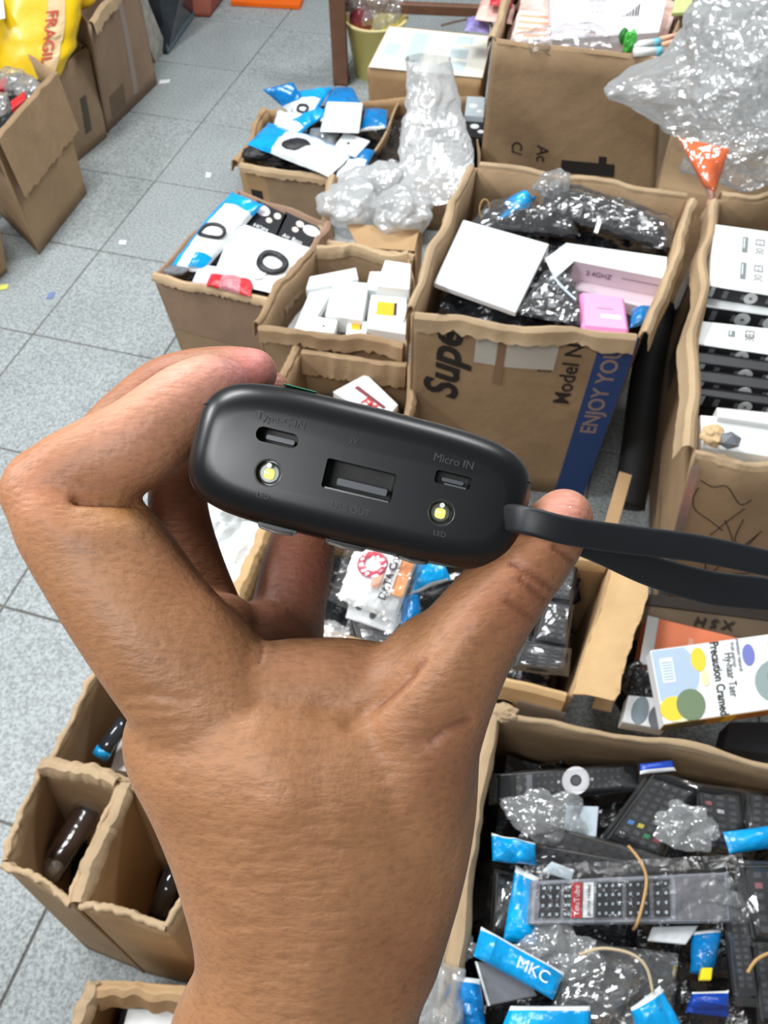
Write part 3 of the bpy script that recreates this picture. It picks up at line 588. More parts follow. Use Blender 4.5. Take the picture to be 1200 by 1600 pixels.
# carton below it
KG = carton('cardboard_box', 'open carton with a wide pale fold showing just above the black device', [(430, 640), (632, 668), (640, 566), (470, 545)], .3, m=KR, ins=.97, flaps={2: ('in', .05), 1: ('out', .05), 3: ('out', .04)}, seed=28)
heap('carton_fill', 'dark goods in the carton just above the black device', KG, .18, mat('dim_brown', (96, 80, 66), .8), .01, seed=29)
q = box_item('white_red_box', 'white box with red lettering in the carton above the black device', [(520, 612), (600, 660), (622, 632), (572, 584)], .27, .02, WHITE); decal('dark_print', q, .15, .45, .85, .58, mat('maroon', (120, 50, 60), .6), q.t); text('FM', q, .6, .28, .03, RED, q.t, bold=.03)
# ================================================================== LARGE CARTON
KS = carton('large_cardboard_box', 'large open carton with black slanted lettering and a blue printed strip', [(642, 492), (1000, 528), (1078, 312), (742, 262)], .51, m=KR, ins=.985, fm=KRE,
            flaps={0: ('out', .022), 1: ('out', .03), 2: ('out', .035), 3: ('out', .04)}, seed=30, wob=.008, bulge=.004)
side_decal(KS, 0, .84, .0, 1.0, 1.0, NAVY, 'blue_strip')
side_text(KS, 0, 'Super', .165, .795, .098, rot=math.pi/2, shear=.3, bold=.03)
side_text(KS, 0, 'Model No', .745, .805, .046, rot=math.pi/2, bold=.012)
side_text(KS, 0, 'ENJOY YOUR', .915, .73, .047, mat('strip_letter', (150, 128, 122), .7), rot=math.pi/2, bold=.016)
side_decal(KS, 0, .30, .80, .67, .97, mat('label_white', (196, 192, 182), .6), 'white_label', .0022)
for k in range(5): side_text(KS, 0, 'QTY  0.5A  SIZE', .55, .94-.025*k, .014, mat('grey_ink', (90, 90, 96), .7), name='small_print')
side_decal(KS, 0, .40, .7, .44, .97, mat('brown_tape', (142, 112, 88), .3), 'tape_strip', .003)
side_line(KS, 0, [(.60, .79), (.66, .79), (.635, .84), (.60, .79)], .0012, name='printed_triangle')
HS = heap('carton_fill', 'dark wrapped remotes filling the large carton under the white card', KS, .44, BLKFILM, .03, seed=31)
q = box_item('square_white_box', 'plain flat square white box lying in the left of the large carton', [(678, 442, .487), (806, 488, .487), (858, 381, .50), (724, 343, .50)], t=.012, m=mat('cool_white', (222, 224, 226), .55), cat='box')
q = box_item('long_white_carton', 'upper long white and pink carton with an open end flap', [(897, 408, .50), (1040, 436, .50), (1042, 402, .50), (884, 380, .50)], t=.045, m=PKW); decal('white_top', q, .0, 0, 1, 1, WHITE, q.t)
slab('end_flap', [(866, 436, .49), (897, 408, .502), (884, 380, .502), (852, 404, .492)], .0015, WHITE, q.t); text('^', q, -.16, .6, .03, INK, q.t, rot=.6)
fq = Q([q.p(0, 0)-Vector((0, 0, .044)), q.p(1, 0)-Vector((0, 0, .044)), q.p(1, 0), q.p(0, 0)]); text('2.4GHZ', fq, .3, .5, .016, mat('mauve_ink', (120, 80, 120), .6), q.t)
decal('grey_line', fq, .55, .55, .97, .62, mat('mauve_line', (176, 150, 170), .6), q.t)
q = box_item('long_white_carton', 'lower long pinkish carton under the open flap carton', [(884, 448, .455), (1022, 484, .455), (1034, 452, .455), (896, 420, .455)], t=.04, m=PKW)
q = box_item('pink_case', 'bright pink plastic case at the front of the large carton', [(910, 511), (984, 518), (976, 462), (906, 454)], .492, .022, PINK, 'case', bev=.006)
decal('white_slot', q, .42, .3, .85, .4, WHITE, q.t); decal('grey_mark', q, .35, .55, .7, .57, GREY, q.t)
packet('blue_packet', 'crinkled bright blue packet at the left back of the large carton', 'packet', [(775, 350), (822, 344), (838, 306), (790, 312)], .485, .025, [(0, .7, 'blue_film', BLUE), (.7, 1, 'dark_blue_film', DBLUE)], 12, .009)
packet('blue_packet', 'small crinkled blue packet at the front right corner of the large carton', 'packet', [(984, 512), (1016, 508), (1020, 480), (988, 482)], .487, .02, [(0, 1, 'blue_film', DBLUE)], 13, .009)
for k, (c, z, lb) in enumerate([([(845, 332), (1040, 392), (1048, 350), (852, 292)], .492, 'long clear wrapped black bundle along the back wall of the large carton'),
                                ([(735, 360), (900, 372), (880, 335), (770, 322)], .475, 'clear wrapped dark bundle behind the white lid'),
                                ([(810, 492), (905, 508), (900, 440), (850, 432)], .478, 'black packet with pale dots between the white lid and the pink case')]):
    q = packet('wrapped_bundle', lb, 'packet', c, z, .03 if k < 2 else .015, [(0, 1, 'black_body', BLKFILM)], 60+k, .006)
    T = q.t
    def fw(u, v, q=q, k=k): return q.p(-.03+1.06*u, -.05+1.1*v, q.h(max(0, min(1, u)), max(0, min(1, v)))+.006+.008*ridged(q.p(u, v), 24, k+2))
    obj('clear_wrapper', sheet(fw, 34, 20), T, CLEAR)
    if k == 2:
        for a, b in [(.2, .3), (.45, .6), (.3, .75), (.6, .35), (.7, .8), (.5, .15)]: disc('pale_dot', q, a, b, .007, GREY, T, .021)
        obj('film_fold', sheet(lambda u, v: q.p(.3+.6*u, .75-.5*u+.06*v, .03), 8, 2, .001), T, LG)
    if k == 0: blob('film_knot', '', '', q.p(.06, .7, .03), (.035, .03, .025), CLEAR2, 5, .3, 4, parent=T)
tag(tube('rubber_band', [W(757, 327, .49)+Vector((.011*math.cos(a/8*math.pi), .01*math.sin(a/8*math.pi), .018*math.sin(a/8*math.pi))) for a in range(16)], .0015, TAN, closed=True), 'thin tan rubber band loop left of the bright blue packet', 'band')
tag(slab('white_tab', [(928, 362, .515), (934, 364, .515), (940, 346, .52), (934, 344, .52)], .002, WHITE, None, 0), 'narrow white plastic tab on the clear bundle', 'tab')
# orange thing + brown cartons behind
KI = carton('cardboard_box', 'brown carton wedged between the tall carton and the orange packet', [(1030, 292), (1225, 330), (1240, 235), (1050, 205)], .36, m=KR, ins=.98, seed=33, closed=True, bulge=.002, wob=.002)
q = packet('orange_packet', 'orange packet in clear film hanging between the two large cartons', 'packet', [(1098, 292, .50), (1118, 300, .50), (1140, 232, .55), (1060, 215, .55)], None, .02, [(0, 1, 'orange_body', ORG)], 15, .004)
obj('clear_film', sheet(lambda u, v: q.p(-.1+1.2*u, -.3+1.35*v, q.h(u, v)+.006+.006*ridged(q.p(u, v), 24, 3)), 20, 24), q.t, CLEAR)
tube('film_tail', smoothpts([W(1106, 290, .50), W(1112, 306, .49), W(1108, 322, .48)]), .008, mat('rosy_film2', (206, 150, 130), .2, bump=.6), q.t)
tag(tube('gap_shade_fill', smoothpts([Vector((.545, .98, .10)), Vector((.575, 1.1, .16)), Vector((.62, 1.28, .2)), Vector((.685, 1.48, .24))]), .037, mat('gap_shade_fill', (12, 12, 13), .7)), 'long black filler added as the deep shade in the gap between the two tall open cartons', 'bag')  # black tube added so the gap reads as deep shade
tag(slab('cardboard_strip', [(930, 868, .2), (952, 872, .2), (988, 742, .24), (968, 736, .24)], .006, KR2), 'narrow cardboard strip leaning in the gap above the strap', 'cardboard')
# ================================================================== RIGHT CARTON
KY = carton('tall_cardboard_box', 'carton at the right edge holding a column of black and white boxes', [(1082, 716, .5), (1290, 744, .5), (1330, 300, .5), (1122, 312, .5)], .5, base=[(1018, 962), (1240, 985), (1290, 590), (1009, 583)], m=KR, fm=KRE, flaps={3: ('out', .03), 0: ('in', .02), 2: ('out', .05)}, seed=35, wob=.014, bulge=.008)
heap('carton_fill', 'shadowed goods under the black and white boxes in the right carton', KY, .4, mat('near_black', (26, 26, 26), .6), .008, seed=36)
side_decal(KY, 0, .0, .1, .07, .97, TAPE, 'tape_strip', .003); side_decal(KY, 3, .0, .3, .1, .97, TAPE, 'tape_strip', .003)
side_decal(KY, 3, .28, .45, .42, .9, mat('dark_label2', (92, 80, 68), .7), 'dark_label')
scr = [[(.1, .86), (.08, .8), (.12, .74), (.24, .70), (.34, .66)], [(.1, .9), (.2, .88), (.3, .9), (.42, .82), (.5, .85)], [(.26, .62), (.36, .72), (.46, .80)], [(.34, .72), (.42, .62), (.44, .52)], [(.34, .52), (.44, .53), (.55, .62), (.62, .68)],
       [(.47, .74), (.44, .62), (.52, .58), (.6, .66)], [(.27, .5), (.28, .42), (.31, .36), (.36, .42), (.4, .48)], [(.5, .36), (.42, .34), (.38, .28), (.48, .3), (.6, .34)], [(.56, .5), (.66, .52), (.6, .42), (.5, .4)]]
for s in scr: side_line(KY, 0, [(p.x, p.y) for p in smoothpts([Vector((a, b, 0)) for a, b in s], 5)], .0009)
side_decal(KY, 0, .38, .04, .8, .17, mat('orange_stamp', (176, 120, 82), .7), 'orange_stamp'); side_text(KY, 0, '3C', .58, .10, .035, rot=-math.pi/2)
def toner(label, c, z, t=.035, top=True):
    q = box_item('black_white_box', label, c, z, t, WHITE if top else DARK, 'box', 'black and white boxes in the right carton')
    F_ = Q([q.p(0, 0)-Vector((0, 0, t*.97)), q.p(1, 0)-Vector((0, 0, t*.97)), q.p(1, 0), q.p(0, 0)])
    decal('black_front', F_, 0, 0, 1, .94, DARK, q.t, .0006); decal('white_bar', F_, .03, .15, .075, .92, LG, q.t, .0014); decal('grey_mark', F_, .17, .2, .22, .8, GREY, q.t, .0014)
    r = min(t*.42, .015)
    for x in (.46, .72, .98): disc('round_seal', F_, x, .5, r, mat('seal', (216, 220, 220), .5), q.t, .0016); disc('seal_dot', F_, x, .5, r*.25, GREY, q.t, .0022, n=10)
    for x in (.38, .64): decal('grey_mark', F_, x-.02, .3, x+.015, .7, GREY, q.t, .0014)
    return q
def ends(q, vs=(.3, .72)):
    for v in vs:
        decal('grey_bar', q, .31, v-.13, .37, v+.13, mat('bar_grey', (120, 128, 128), .6), q.t); decal('pale_line', q, .325, v-.06, .335, v+.1, WHITE, q.t, .0012)
        text('E3', q, .5, v+.07, .026, GREY, q.t, rot=math.pi/2); text('30', q, .5, v-.08, .024, mat('seal_grey', (150, 150, 140), .6), q.t, rot=math.pi/2)
q = toner('topmost white lidded box with two grey barcodes at the back of the right carton', [(1108, 446), (1260, 470), (1265, 370), (1116, 350)], .505, .03); ends(q)
toner('second box of the right carton showing a white lid edge under the topmost one', [(1086, 476), (1260, 500), (1262, 462), (1090, 432)], .475, .04)
q = toner('white lidded box in the middle of the right carton', [(1080, 536), (1262, 562), (1264, 520), (1084, 500)], .478, .03); ends(q, (.6,))
toner('black box below the middle white lidded box', [(1090, 566, .465), (1262, 588, .465), (1264, 572, .465), (1092, 548, .465)], None, .033, False)
toner('lower black box with white round seals in the right carton', [(1088, 594), (1262, 616), (1264, 600), (1090, 575)], .452, .03, False)
toner('lowest black box with round seals above the white box in the right carton', [(1090, 616), (1262, 640), (1264, 622), (1092, 600)], .44, .03, False)
q = box_item('white_box', 'plain white box at the front of the right carton', [(1098, 698), (1262, 722), (1264, 664), (1094, 648)], .492, .05, WHITE)
q = box_item('white_box', 'smaller white box resting behind the plain white one in the right carton', [(1122, 652), (1262, 672), (1264, 650), (1120, 636)], .503, .03, mat('soft_white', (214, 216, 214), .5))
T = thing('grey_plug', 'small faceted grey plug on the front rim of the right carton', 'plug')
blob('plug_body', '', '', W(1140, 688, .515), (.02, .018, .012), GREY, 2, .08, 1, parent=T); rebase_later.append(T)
blob('paper_crumb', 'small crumpled tan paper knot at the front left corner of the right carton', 'paper', W(1114, 680, .51), (.018, .02, .012), mat('tan_paper', (206, 176, 132), .7), 5, .3, 3)
# lower right dark carton under the right one
KZ = carton('cardboard_box', 'low dark printed carton end beneath the right carton', [(960, 968), (1260, 1010), (1275, 962), (985, 925)], .2, m=card('cardboard_dark', (112, 96, 78)), ins=.97, closed=True, seed=38, bulge=.001)
side_text(KZ, 0, 'H X 5', .55, .5, .05, rot=0)
qz = Q([p.copy() for p in KZ.R]); decal('dark_strip', qz, .02, .62, .98, .98, mat('dark_strip', (62, 56, 52), .5), KZ.t, .004, .003); text('X 5 H', qz, .5, .3, .028, INK, KZ.t, rot=math.pi, bold=.03, h=.004)  # dark strip across the top panel
blob('gap_shade_fill', 'black crumpled filler added as dark shade between the wide carton and the orange box', 'bag', W(978, 1040, .07), (.05, .1, .06), mat('gap_shade_fill', (14, 14, 15), .6), 98, .15, 4)  # black blob added to darken the floor of this gap
# ================================================================== MIDDLE CARTON (behind the hand)
KM = carton('cardboard_box', 'wide open carton of cable bags seen beneath the black device', [(366, 945), (895, 1090), (958, 880), (425, 815)], .3, m=KR2, fm=card('cardboard_bright', (204, 170, 124)), ins=.97, flaps={0: ('out', .035), 1: ('open', .062), 3: ('roll', .03), 2: ('roll', .02)}, seed=40)
side_decal(KM, 0, .86, .55, .99, .99, TAPE, 'clear_tape', .028)
tag(slab('cardboard_sheet', [(925, 1105, .23), (955, 1112, .23), (1012, 915, .23), (988, 905, .23)], .006, KR2), 'folded cardboard strip leaning right of the wide open carton', 'cardboard')
heap('carton_fill', 'black remotes in clear bags filling the wide open carton', KM, .255, BLKFILM, .035, seed=41, n=70)
q = packet('data_cable_packet', 'clear packet with a red cable and an orange DATA CABLE card', 'packet', [(528, 935, .31), (618, 972, .31), (655, 868, .325), (560, 842, .325)], None, .016, [(0, 1, 'white_card', WHITE)], 22, .0015)
coil(q, .38, .62, .023, mat('red_cable', (216, 60, 90), .4), 5, .0042, 'red_cable', 1.0)
decal('label_strip', q, .62, .26, .8, .98, WHITE, q.t, .0195); text('DATA CABLE', q, .71, .6, .019, INK, q.t, rot=math.pi/2, h=.022, bold=.02)
decal('orange_panel', q, .8, .3, .99, .99, mat('orange_label', (248, 160, 90), .5), q.t, .016); decal('pink_label', q, .46, .3, .6, .55, mat('peach_label', (248, 180, 150), .5), q.t, .0195)
obj('clear_film', sheet(lambda u, v: q.p(-.12+1.24*u, -.12+1.24*v, q.h(max(0, min(1, u)), max(0, min(1, v)))+.008+.008*ridged(q.p(u, v), 26, 3)), 24, 24), q.t, CLEAR)
q = packet('printed_card', 'white printed card under the red cable packet', 'card', [(540, 965, .295), (612, 990, .295), (640, 955, .30), (550, 925, .30)], None, .006, [(0, 1, 'card_body', PAPER)], 23, .001)
for a, b in [(.2, .5), (.5, .35), (.8, .55)]: disc('dark_print', q, a, b, .006, DARK, q.t, .008)
cable_bag('bright blue bag beside the red cable packet', [(640, 930), (705, 905), (690, 872), (650, 880)], .31, .02, None, .95, 24)
cable_bag('deep blue bag lower right of the red cable packet', [(625, 990), (660, 975), (655, 925), (628, 930)], .3, .02, None, .95, 25, hm=DBLUE)
for k, (c, lb) in enumerate([([(850, 935), (892, 940), (905, 880), (872, 872)], 'bagged black remote nearest the strap in the wide carton'), ([(835, 1000), (885, 1010), (895, 945), (852, 935)], 'bagged black remote in the middle right of the wide carton'),
                             ([(800, 1042), (885, 1052), (890, 1012), (820, 1000)], 'bagged black remote lying along the front of the wide carton'), ([(560, 1010), (640, 1020), (650, 985), (545, 960)], 'bagged black remote under the printed card in the wide carton')]):
    remote('remote_control', lb, c, .292, .014, 6, 3, k, wrap=CLEAR)
blob('clear_film_scrap', 'shiny crumpled film on the front rim of the wide carton', 'film', W(512, 990, .325), (.035, .02, .008), CLEAR2, 44, .3, 4)
# white bags left of it
packet('white_bag', 'white crumpled bag on the floor side left of the wide carton', 'bag', [(318, 930), (398, 945), (430, 820), (345, 815)], .2, .03, [(0, 1, 'bag_body', WHITE)], 26, .012)
packet('clear_bag', 'grey crumpled bag above the white bag beside the hand', 'bag', [(300, 860), (365, 850), (385, 790), (310, 790)], .22, .03, [(0, 1, 'bag_body', PEARL)], 27, .014)
KN = carton('cardboard_box', 'brown carton mostly hidden by the wrist at left', [(118, 985), (330, 1040), (400, 960), (250, 905)], .2, m=KR, ins=.96, seed=43, flaps={3: ('roll', .02)})
# ================================================================== BOTTOM LEFT CARTONS
K1 = carton('cardboard_box', 'upper open carton left of the wrist holding a blue banded bottle', [(66, 1205), (250, 1232), (290, 1090), (156, 1040)], .28, m=KR, ins=.93, flaps={3: ('edge', .012), 0: ('edge', .01), 2: ('edge', .01)}, seed=45, wob=.006)
heap('carton_fill', 'dark filler added as shade at the bottom of the upper left carton', K1, .07, mat('near_black', (26, 26, 26), .6), .01, seed=53)  # near-black heap added to darken the carton's inside
T = thing('bottle', 'dark bottle with a bright blue band in the upper left carton', 'bottle'); A, B = W(156, 1182, .2), W(196, 1125, .22)
tube('bottle_body', [A, A.lerp(B, .3), B], .014, mat('clear_dark', (40, 44, 50), .1, coat=.5), T, 18); tube('blue_band', [A, A.lerp(B, .2)], .0148, BLUE, T, 18); rebase_later.append(T)
box_item('white_box', 'white box beside the blue banded bottle in the upper left carton', [(172, 1202), (240, 1212), (240, 1160), (192, 1140)], .17, .04, WHITE)
K2 = carton('cardboard_box', 'open carton at the left edge holding a bagged silver capped item', [(2, 1350), (112, 1415), (186, 1225), (62, 1196)], .34, base=[(136, 1482), (228, 1520), (225, 1352), (120, 1330)], m=KR, flaps={0: ('edge', .008), 1: ('edge', .01), 2: ('roll', .012), 3: ('edge', .008)}, seed=46, wob=.007)
heap('carton_fill', 'dark filler added as shade at the bottom of the left edge open carton', K2, .08, mat('near_black', (26, 26, 26), .6), .01, seed=51)  # added heap, makes this interior read as dark shade
K3 = carton('cardboard_box', 'open carton beside the wrist with torn rim', [(122, 1415), (262, 1452), (330, 1300), (200, 1222)], .34, base=[(232, 1522), (330, 1545), (360, 1430), (262, 1380)], m=KR2, flaps={3: ('roll', .012), 0: ('edge', .012), 1: ('edge', .01), 2: ('edge', .01)}, seed=47, wob=.007)
heap('carton_fill', 'dark filler added as shade at the bottom of the torn rim carton', K3, .08, mat('near_black', (26, 26, 26), .6), .01, seed=52)  # added heap, deepens the shade inside the torn carton
T = thing('bagged_flashlight', 'brown item in clear bag with round silver cap inside the left edge carton', 'flashlight'); A, B = W(86, 1350, .20), W(136, 1268, .22)
tube('handle', [A, B], .017, mat('dark_brown', (74, 50, 46), .3), T, 18); blob('silver_cap', '', '', A+Vector((0, -.005, .008)), (.017, .017, .012), mat('chrome', (200, 204, 208), .2, metal=.8), 3, .06, 4, parent=T)
tube('clear_bag', [A-Vector((.01, .02, 0)), A, A.lerp(B, .5), B, B+(B-A)*.3], .022, CLEAR, T, 14); rebase_later.append(T)
packet('tan_packet', 'tan paper packet behind the silver capped item', 'packet', [(135, 1320), (165, 1330), (172, 1275), (140, 1268)], .16, .02, [(0, 1, 'wrapper', mat('tan_pk', (190, 160, 130), .5))], 29, .005)
T = thing('dark_bottle', 'dark glossy bottle down in the torn rim carton beside the wrist', 'bottle'); A, B = W(248, 1425, .2), W(276, 1355, .22)
tube('bottle_body', [A, B], .016, mat('dark_bottle', (30, 28, 30), .1, coat=.5), T, 18); rebase_later.append(T)
K4 = carton('cardboard_box', 'open carton at the bottom edge left of the wrist', [(120, 1650), (330, 1690), (360, 1540), (150, 1532)], .3, m=KR2, ins=.96, flaps={2: ('in', .03), 3: ('roll', .01)}, seed=49, wob=.008)
heap('carton_fill', 'dark goods in the bottom edge carton', K4, .2, mat('near_black', (26, 26, 26), .6), .01, seed=50)
box_item('white_card', 'white card in the dark carton at the bottom edge', [(190, 1612), (300, 1620), (300, 1578), (200, 1575)], .26, .01, WHITE, 'card')
# ================================================================== RIGHT GOODS
q = box_item('orange_box', 'orange box with a white band behind the pineapple printed box', [(996, 1052), (1190, 1062), (1190, 1005), (1012, 962)], .24, .05, ORP); decal('white_band', q, 0, 0, .1, 1, WHITE, q.t); decal('pale_streak', q, .38, .2, .42, .75, mat('pale_orange', (244, 178, 150), .5), q.t)
q = box_item('fruit_print_box', 'white printed carton with pineapple picture and lettering at the right edge', [(1038, 1132, .34), (1262, 1100, .34), (1250, 984, .34), (1016, 1016, .34)], t=.028, m=WHITE, cat='box')
F_ = Q([q.p(0, 0)-Vector((0, 0, .0275)), q.p(1, 0)-Vector((0, 0, .0275)), q.p(1, 0), q.p(0, 0)]); decal('ochre_edge', F_, 0, .02, 1, .97, mat('ochre', (176, 122, 40), .6), q.t, .0006); decal('olive_patch', F_, 0, .1, .3, .9, mat('olive_dark', (92, 84, 50), .6), q.t, .0016)
decal('yellow_patch', F_, .42, .1, .5, .9, mat('ylw', (226, 176, 40), .6), q.t, .0016); text('ORIGINAL', F_, .75, .5, .022, mat('rust', (190, 90, 40), .6), q.t, h=.0016)
SKY = mat('sky_print', (176, 196, 216), .6); YL = mat('pineapple_print', (238, 208, 60), .6)
obj('blue_print', sheet(lambda u, v: q.p(.005+(.12+.17*math.sin(math.pi*(.18+.62*(1-v))))*u, .3+.68*v, .0007), 8, 14, .0006), q.t, SKY)
decal('barcode_panel', q, .045, .52, .13, .86, mat('paleblue', (222, 234, 240), .6), q.t, .0013)
for k in range(7): decal('barcode_bar', q, .055, .56+.038*k, .12, .573+.038*k, mat('barpale', (170, 186, 196), .6), q.t, .0019)
disc('yellow_fruit', q, .08, .18, .022, YL, q.t, .0013, .02); disc('green_crown', q, .2, .2, .024, OLIVE, q.t, .0019, .026); disc('cream_fruit', q, .12, .07, .022, mat('cream_fruit', (232, 232, 190), .6), q.t, .0012, .009)
disc('pineapple', q, .30, .78, .012, YL, q.t, .0013, .021); disc('pineapple_leaf', q, .325, .52, .007, mat('pale_yellow2', (232, 228, 180), .6), q.t, .0013, .014)
text('Precaution Cramed', q, .415, .5, .0205, INK, q.t, rot=-math.pi/2, sx=.78, bold=.02); text('Hy-haar Taer', q, .50, .52, .0195, INK, q.t, rot=-math.pi/2, sx=.72)
text('premium natural\nfruit extract', q, .555, .78, .009, GREY, q.t, rot=-math.pi/2)
disc('blue_oval', q, .635, .75, .01, mat('violet_oval', (120, 126, 196), .6), q.t, .0013, .019); disc('green_photo', q, .80, .36, .036, mat('sage', (148, 166, 164), .6), q.t, .0013, .036)
disc('lime_photo', q, .88, .55, .026, LIME, q.t, .0019, .024); disc('lime_photo', q, .86, .86, .022, LIME, q.t, .0013, .018); disc('sage_spot', q, .8, .4, .014, OLIVE, q.t, .0019, .02)
q = box_item('phone_print_box', 'white box printed with a grey phone below the pineapple box corner', [(972, 1128), (1040, 1140), (1046, 1092), (982, 1086)], .27, .03, WHITE); disc('grey_phone', q, .35, .5, .014, mat('slate', (126, 142, 150), .5), q.t, rv=.026); disc('dark_ear_cup', q, .8, .35, .016, GREY, q.t, rv=.022)
blob('black_pouch', 'black crumpled pouch between the cardboard strip and the orange box', 'pouch', W(1000, 1068, .25), (.035, .035, .03), BLKFILM, 91, .25, 4)
box_item('dark_carton', 'dark carton under the fruit printed box at the right edge', [(1130, 1170), (1262, 1185), (1262, 1128), (1140, 1128)], .27, .05, DARK)
# ================================================================== REMOTE CARTON
KQ = carton('large_cardboard_box', 'large open carton of bagged remote controls at the lower right', [(694, 1640), (1330, 1700), (1330, 1222), (772, 1112)], .36, m=KR, ins=.98, fm=KRE, flaps={3: ('roll', .01), 2: ('edge', .008)}, seed=55, wob=.006)
blob('torn_paper', 'torn crumpled cardboard knot on the left back corner of the remote carton', 'cardboard', W(785, 1113, .365), (.022, .014, .008), KRE, 56, .3, 4)
heap('carton_fill', 'dark wrapped goods deep in the remote carton', KQ, .25, BLKFILM, .03, seed=57, n=70)
q = remote('remote_control', 'black remote with a big white ring button along the back wall', [(778, 1252), (1000, 1232), (996, 1192), (778, 1208)], .315, .02, 3, 16, 1, ring=(.55, .5, .021), wrap=CLEAR, colour=((6, 1, BTNW), (11, 1, BTNW)), bs=.35)
decal('silver_print', q, .2, .25, .24, .85, GREY, q.t, .003)
q = packet('blue_tab', 'blue tab with white edge at the end of the ring button remote', 'tab', [(1000, 1210), (1056, 1204), (1050, 1188), (1000, 1194)], .335, .006, [(.3, 1, 'blue_film', mat('royal', (40, 80, 190), .3, bump=.3)), (0, .3, 'white_edge', WHITE)], 58, .002)
remote('remote_control', 'tilted black remote with yellow green and red buttons in clear wrap', [(944, 1312, .31), (1030, 1345, .31), (1092, 1232, .335), (1020, 1206, .335)], None, .02, 9, 4, 2, wrap=CLEAR, colour=((1, 2, mat('yb', (230, 215, 60), .5)), (2, 1, mat('gb', (60, 190, 120), .5)), (3, 1, RED), (0, 2, mat('bb', (80, 140, 220), .5))))
remote('remote_control', 'black remote with one white button right of the tilted one', [(1094, 1330, .31), (1170, 1345, .31), (1160, 1238, .33), (1086, 1228, .33)], None, .02, 8, 3, 3, wrap=CLEAR, colour=((1, 5, BTNW), (0, 6, mat('rb', (150, 90, 95), .5))))
remote('remote_control', 'black remote at the right edge above the blue header', [(1160, 1300), (1260, 1312), (1250, 1240), (1166, 1236)], .312, .02, 5, 4, 4, wrap=CLEAR)
packet('blue_header_bag', 'bright blue header lying at the right edge above the bundle', 'packet', [(1140, 1334), (1262, 1318), (1262, 1282), (1130, 1300)], .345, .014, [(0, 1, 'blue_film', BLUE)], 59, .004)
blob('clear_bag', 'crumpled grey clear bag below the ring button remote', 'bag', W(850, 1272, .325), (.055, .035, .018), CLEAR2, 60, .3, 5)
box_item('grey_label', 'pale grey label under film below the ring button remote', [(880, 1308), (932, 1308), (936, 1260), (886, 1258)], .318, .006, LG, 'label')
for k, (c, z, lb) in enumerate([([(820, 1320, .315), (1058, 1372, .315), (1066, 1350, .33), (840, 1285, .33)], None, 'uppermost long dark remote of the banded bundle'), ([(815, 1345, .312), (1040, 1378, .312), (1058, 1362, .325), (830, 1318, .325)], None, 'second long dark remote of the banded bundle'),
                                ([(810, 1362, .31), (1020, 1384, .31), (1040, 1372, .32), (820, 1342, .32)], None, 'lowest long dark remote of the banded bundle above the grey tray')]):
    remote('remote_control', lb, c, z, .014, 2, 10, 10+k, m=mat('brown_black', (46, 40, 38), .35), wrap=CLEAR)
q = packet('silver_label', 'pale silver label left of the banded bundle', 'label', [(846, 1362), (892, 1376), (898, 1360), (862, 1346)], .345, .003, [(0, 1, 'label_film', LG)], 61, .001)
# grey blister with key pad
q = Q([(826, 1444), (1146, 1440), (1140, 1362), (830, 1376)], .352); T = thing('grey_remote', 'grey remote with one red and one white lettered button in a banded sleeve', 'remote control')
slab('sleeve', q, .018, mat('steel_grey', (118, 122, 132), .35), T, .003, 2); decal('pale_border', q, .01, .02, .98, .98, mat('border_grey', (150, 154, 164), .4), T)
decal('grey_body', q, .025, .08, .7, .92, GREY, T, .0014); decal('grey_tail', q, .72, .05, .97, .95, mat('tail_grey', (122, 122, 128), .45), T, .0014)
for a, b in [(.045, .15), (.165, .2), (.325, .455), (.475, .59), (.61, .69)]:
    decal('key_field', q, a, .12, b, .88, DARK, T, .0022); nn = max(2, int((b-a)/.032))
    vs = []; fs = []
    for i in range(nn):
        for j in range(4):
            u = a+(b-a)*(i+.5)/nn; v = .2+.2*j; k0 = len(vs); vs += [q.p(u+x*.006, v+y*.03, .0045) for x, y in ((-1, -1), (1, -1), (1, 1), (-1, 1))]; fs.append((k0, k0+1, k0+2, k0+3))
    o = obj('key_marks', pyd(vs, fs), T, LG); o['kind'] = 'stuff'
decal('red_button', q, .205, .12, .255, .9, RED, T, .003, .002); decal('white_button', q, .262, .12, .312, .9, WHITE, T, .003, .002)
text('YouTube', q, .23, .5, .0105, WHITE, T, rot=math.pi/2, h=.0036); text('prime video', q, .287, .5, .0082, INK, T, rot=math.pi/2, h=.0036)
obj('clear_wrapper', sheet(lambda u, v: q.p(-.04+1.1*u, -.05+1.4*v, .007+.005*ridged(q.p(u, v), 26, 4)-.03*max(0, v-.8)), 34, 14), T, film('thin_film', clear=.97, gloss=.06)); rebase_later.append(T)
tag(tube('rubber_band', smoothpts([W(982, 1322, .36), W(1000, 1345, .372), W(1010, 1372, .373), W(1006, 1405, .373), W(996, 1442, .368), W(990, 1452, .345)]), .0022, TAN), 'tan rubber band across the grey remote sleeve', 'band')
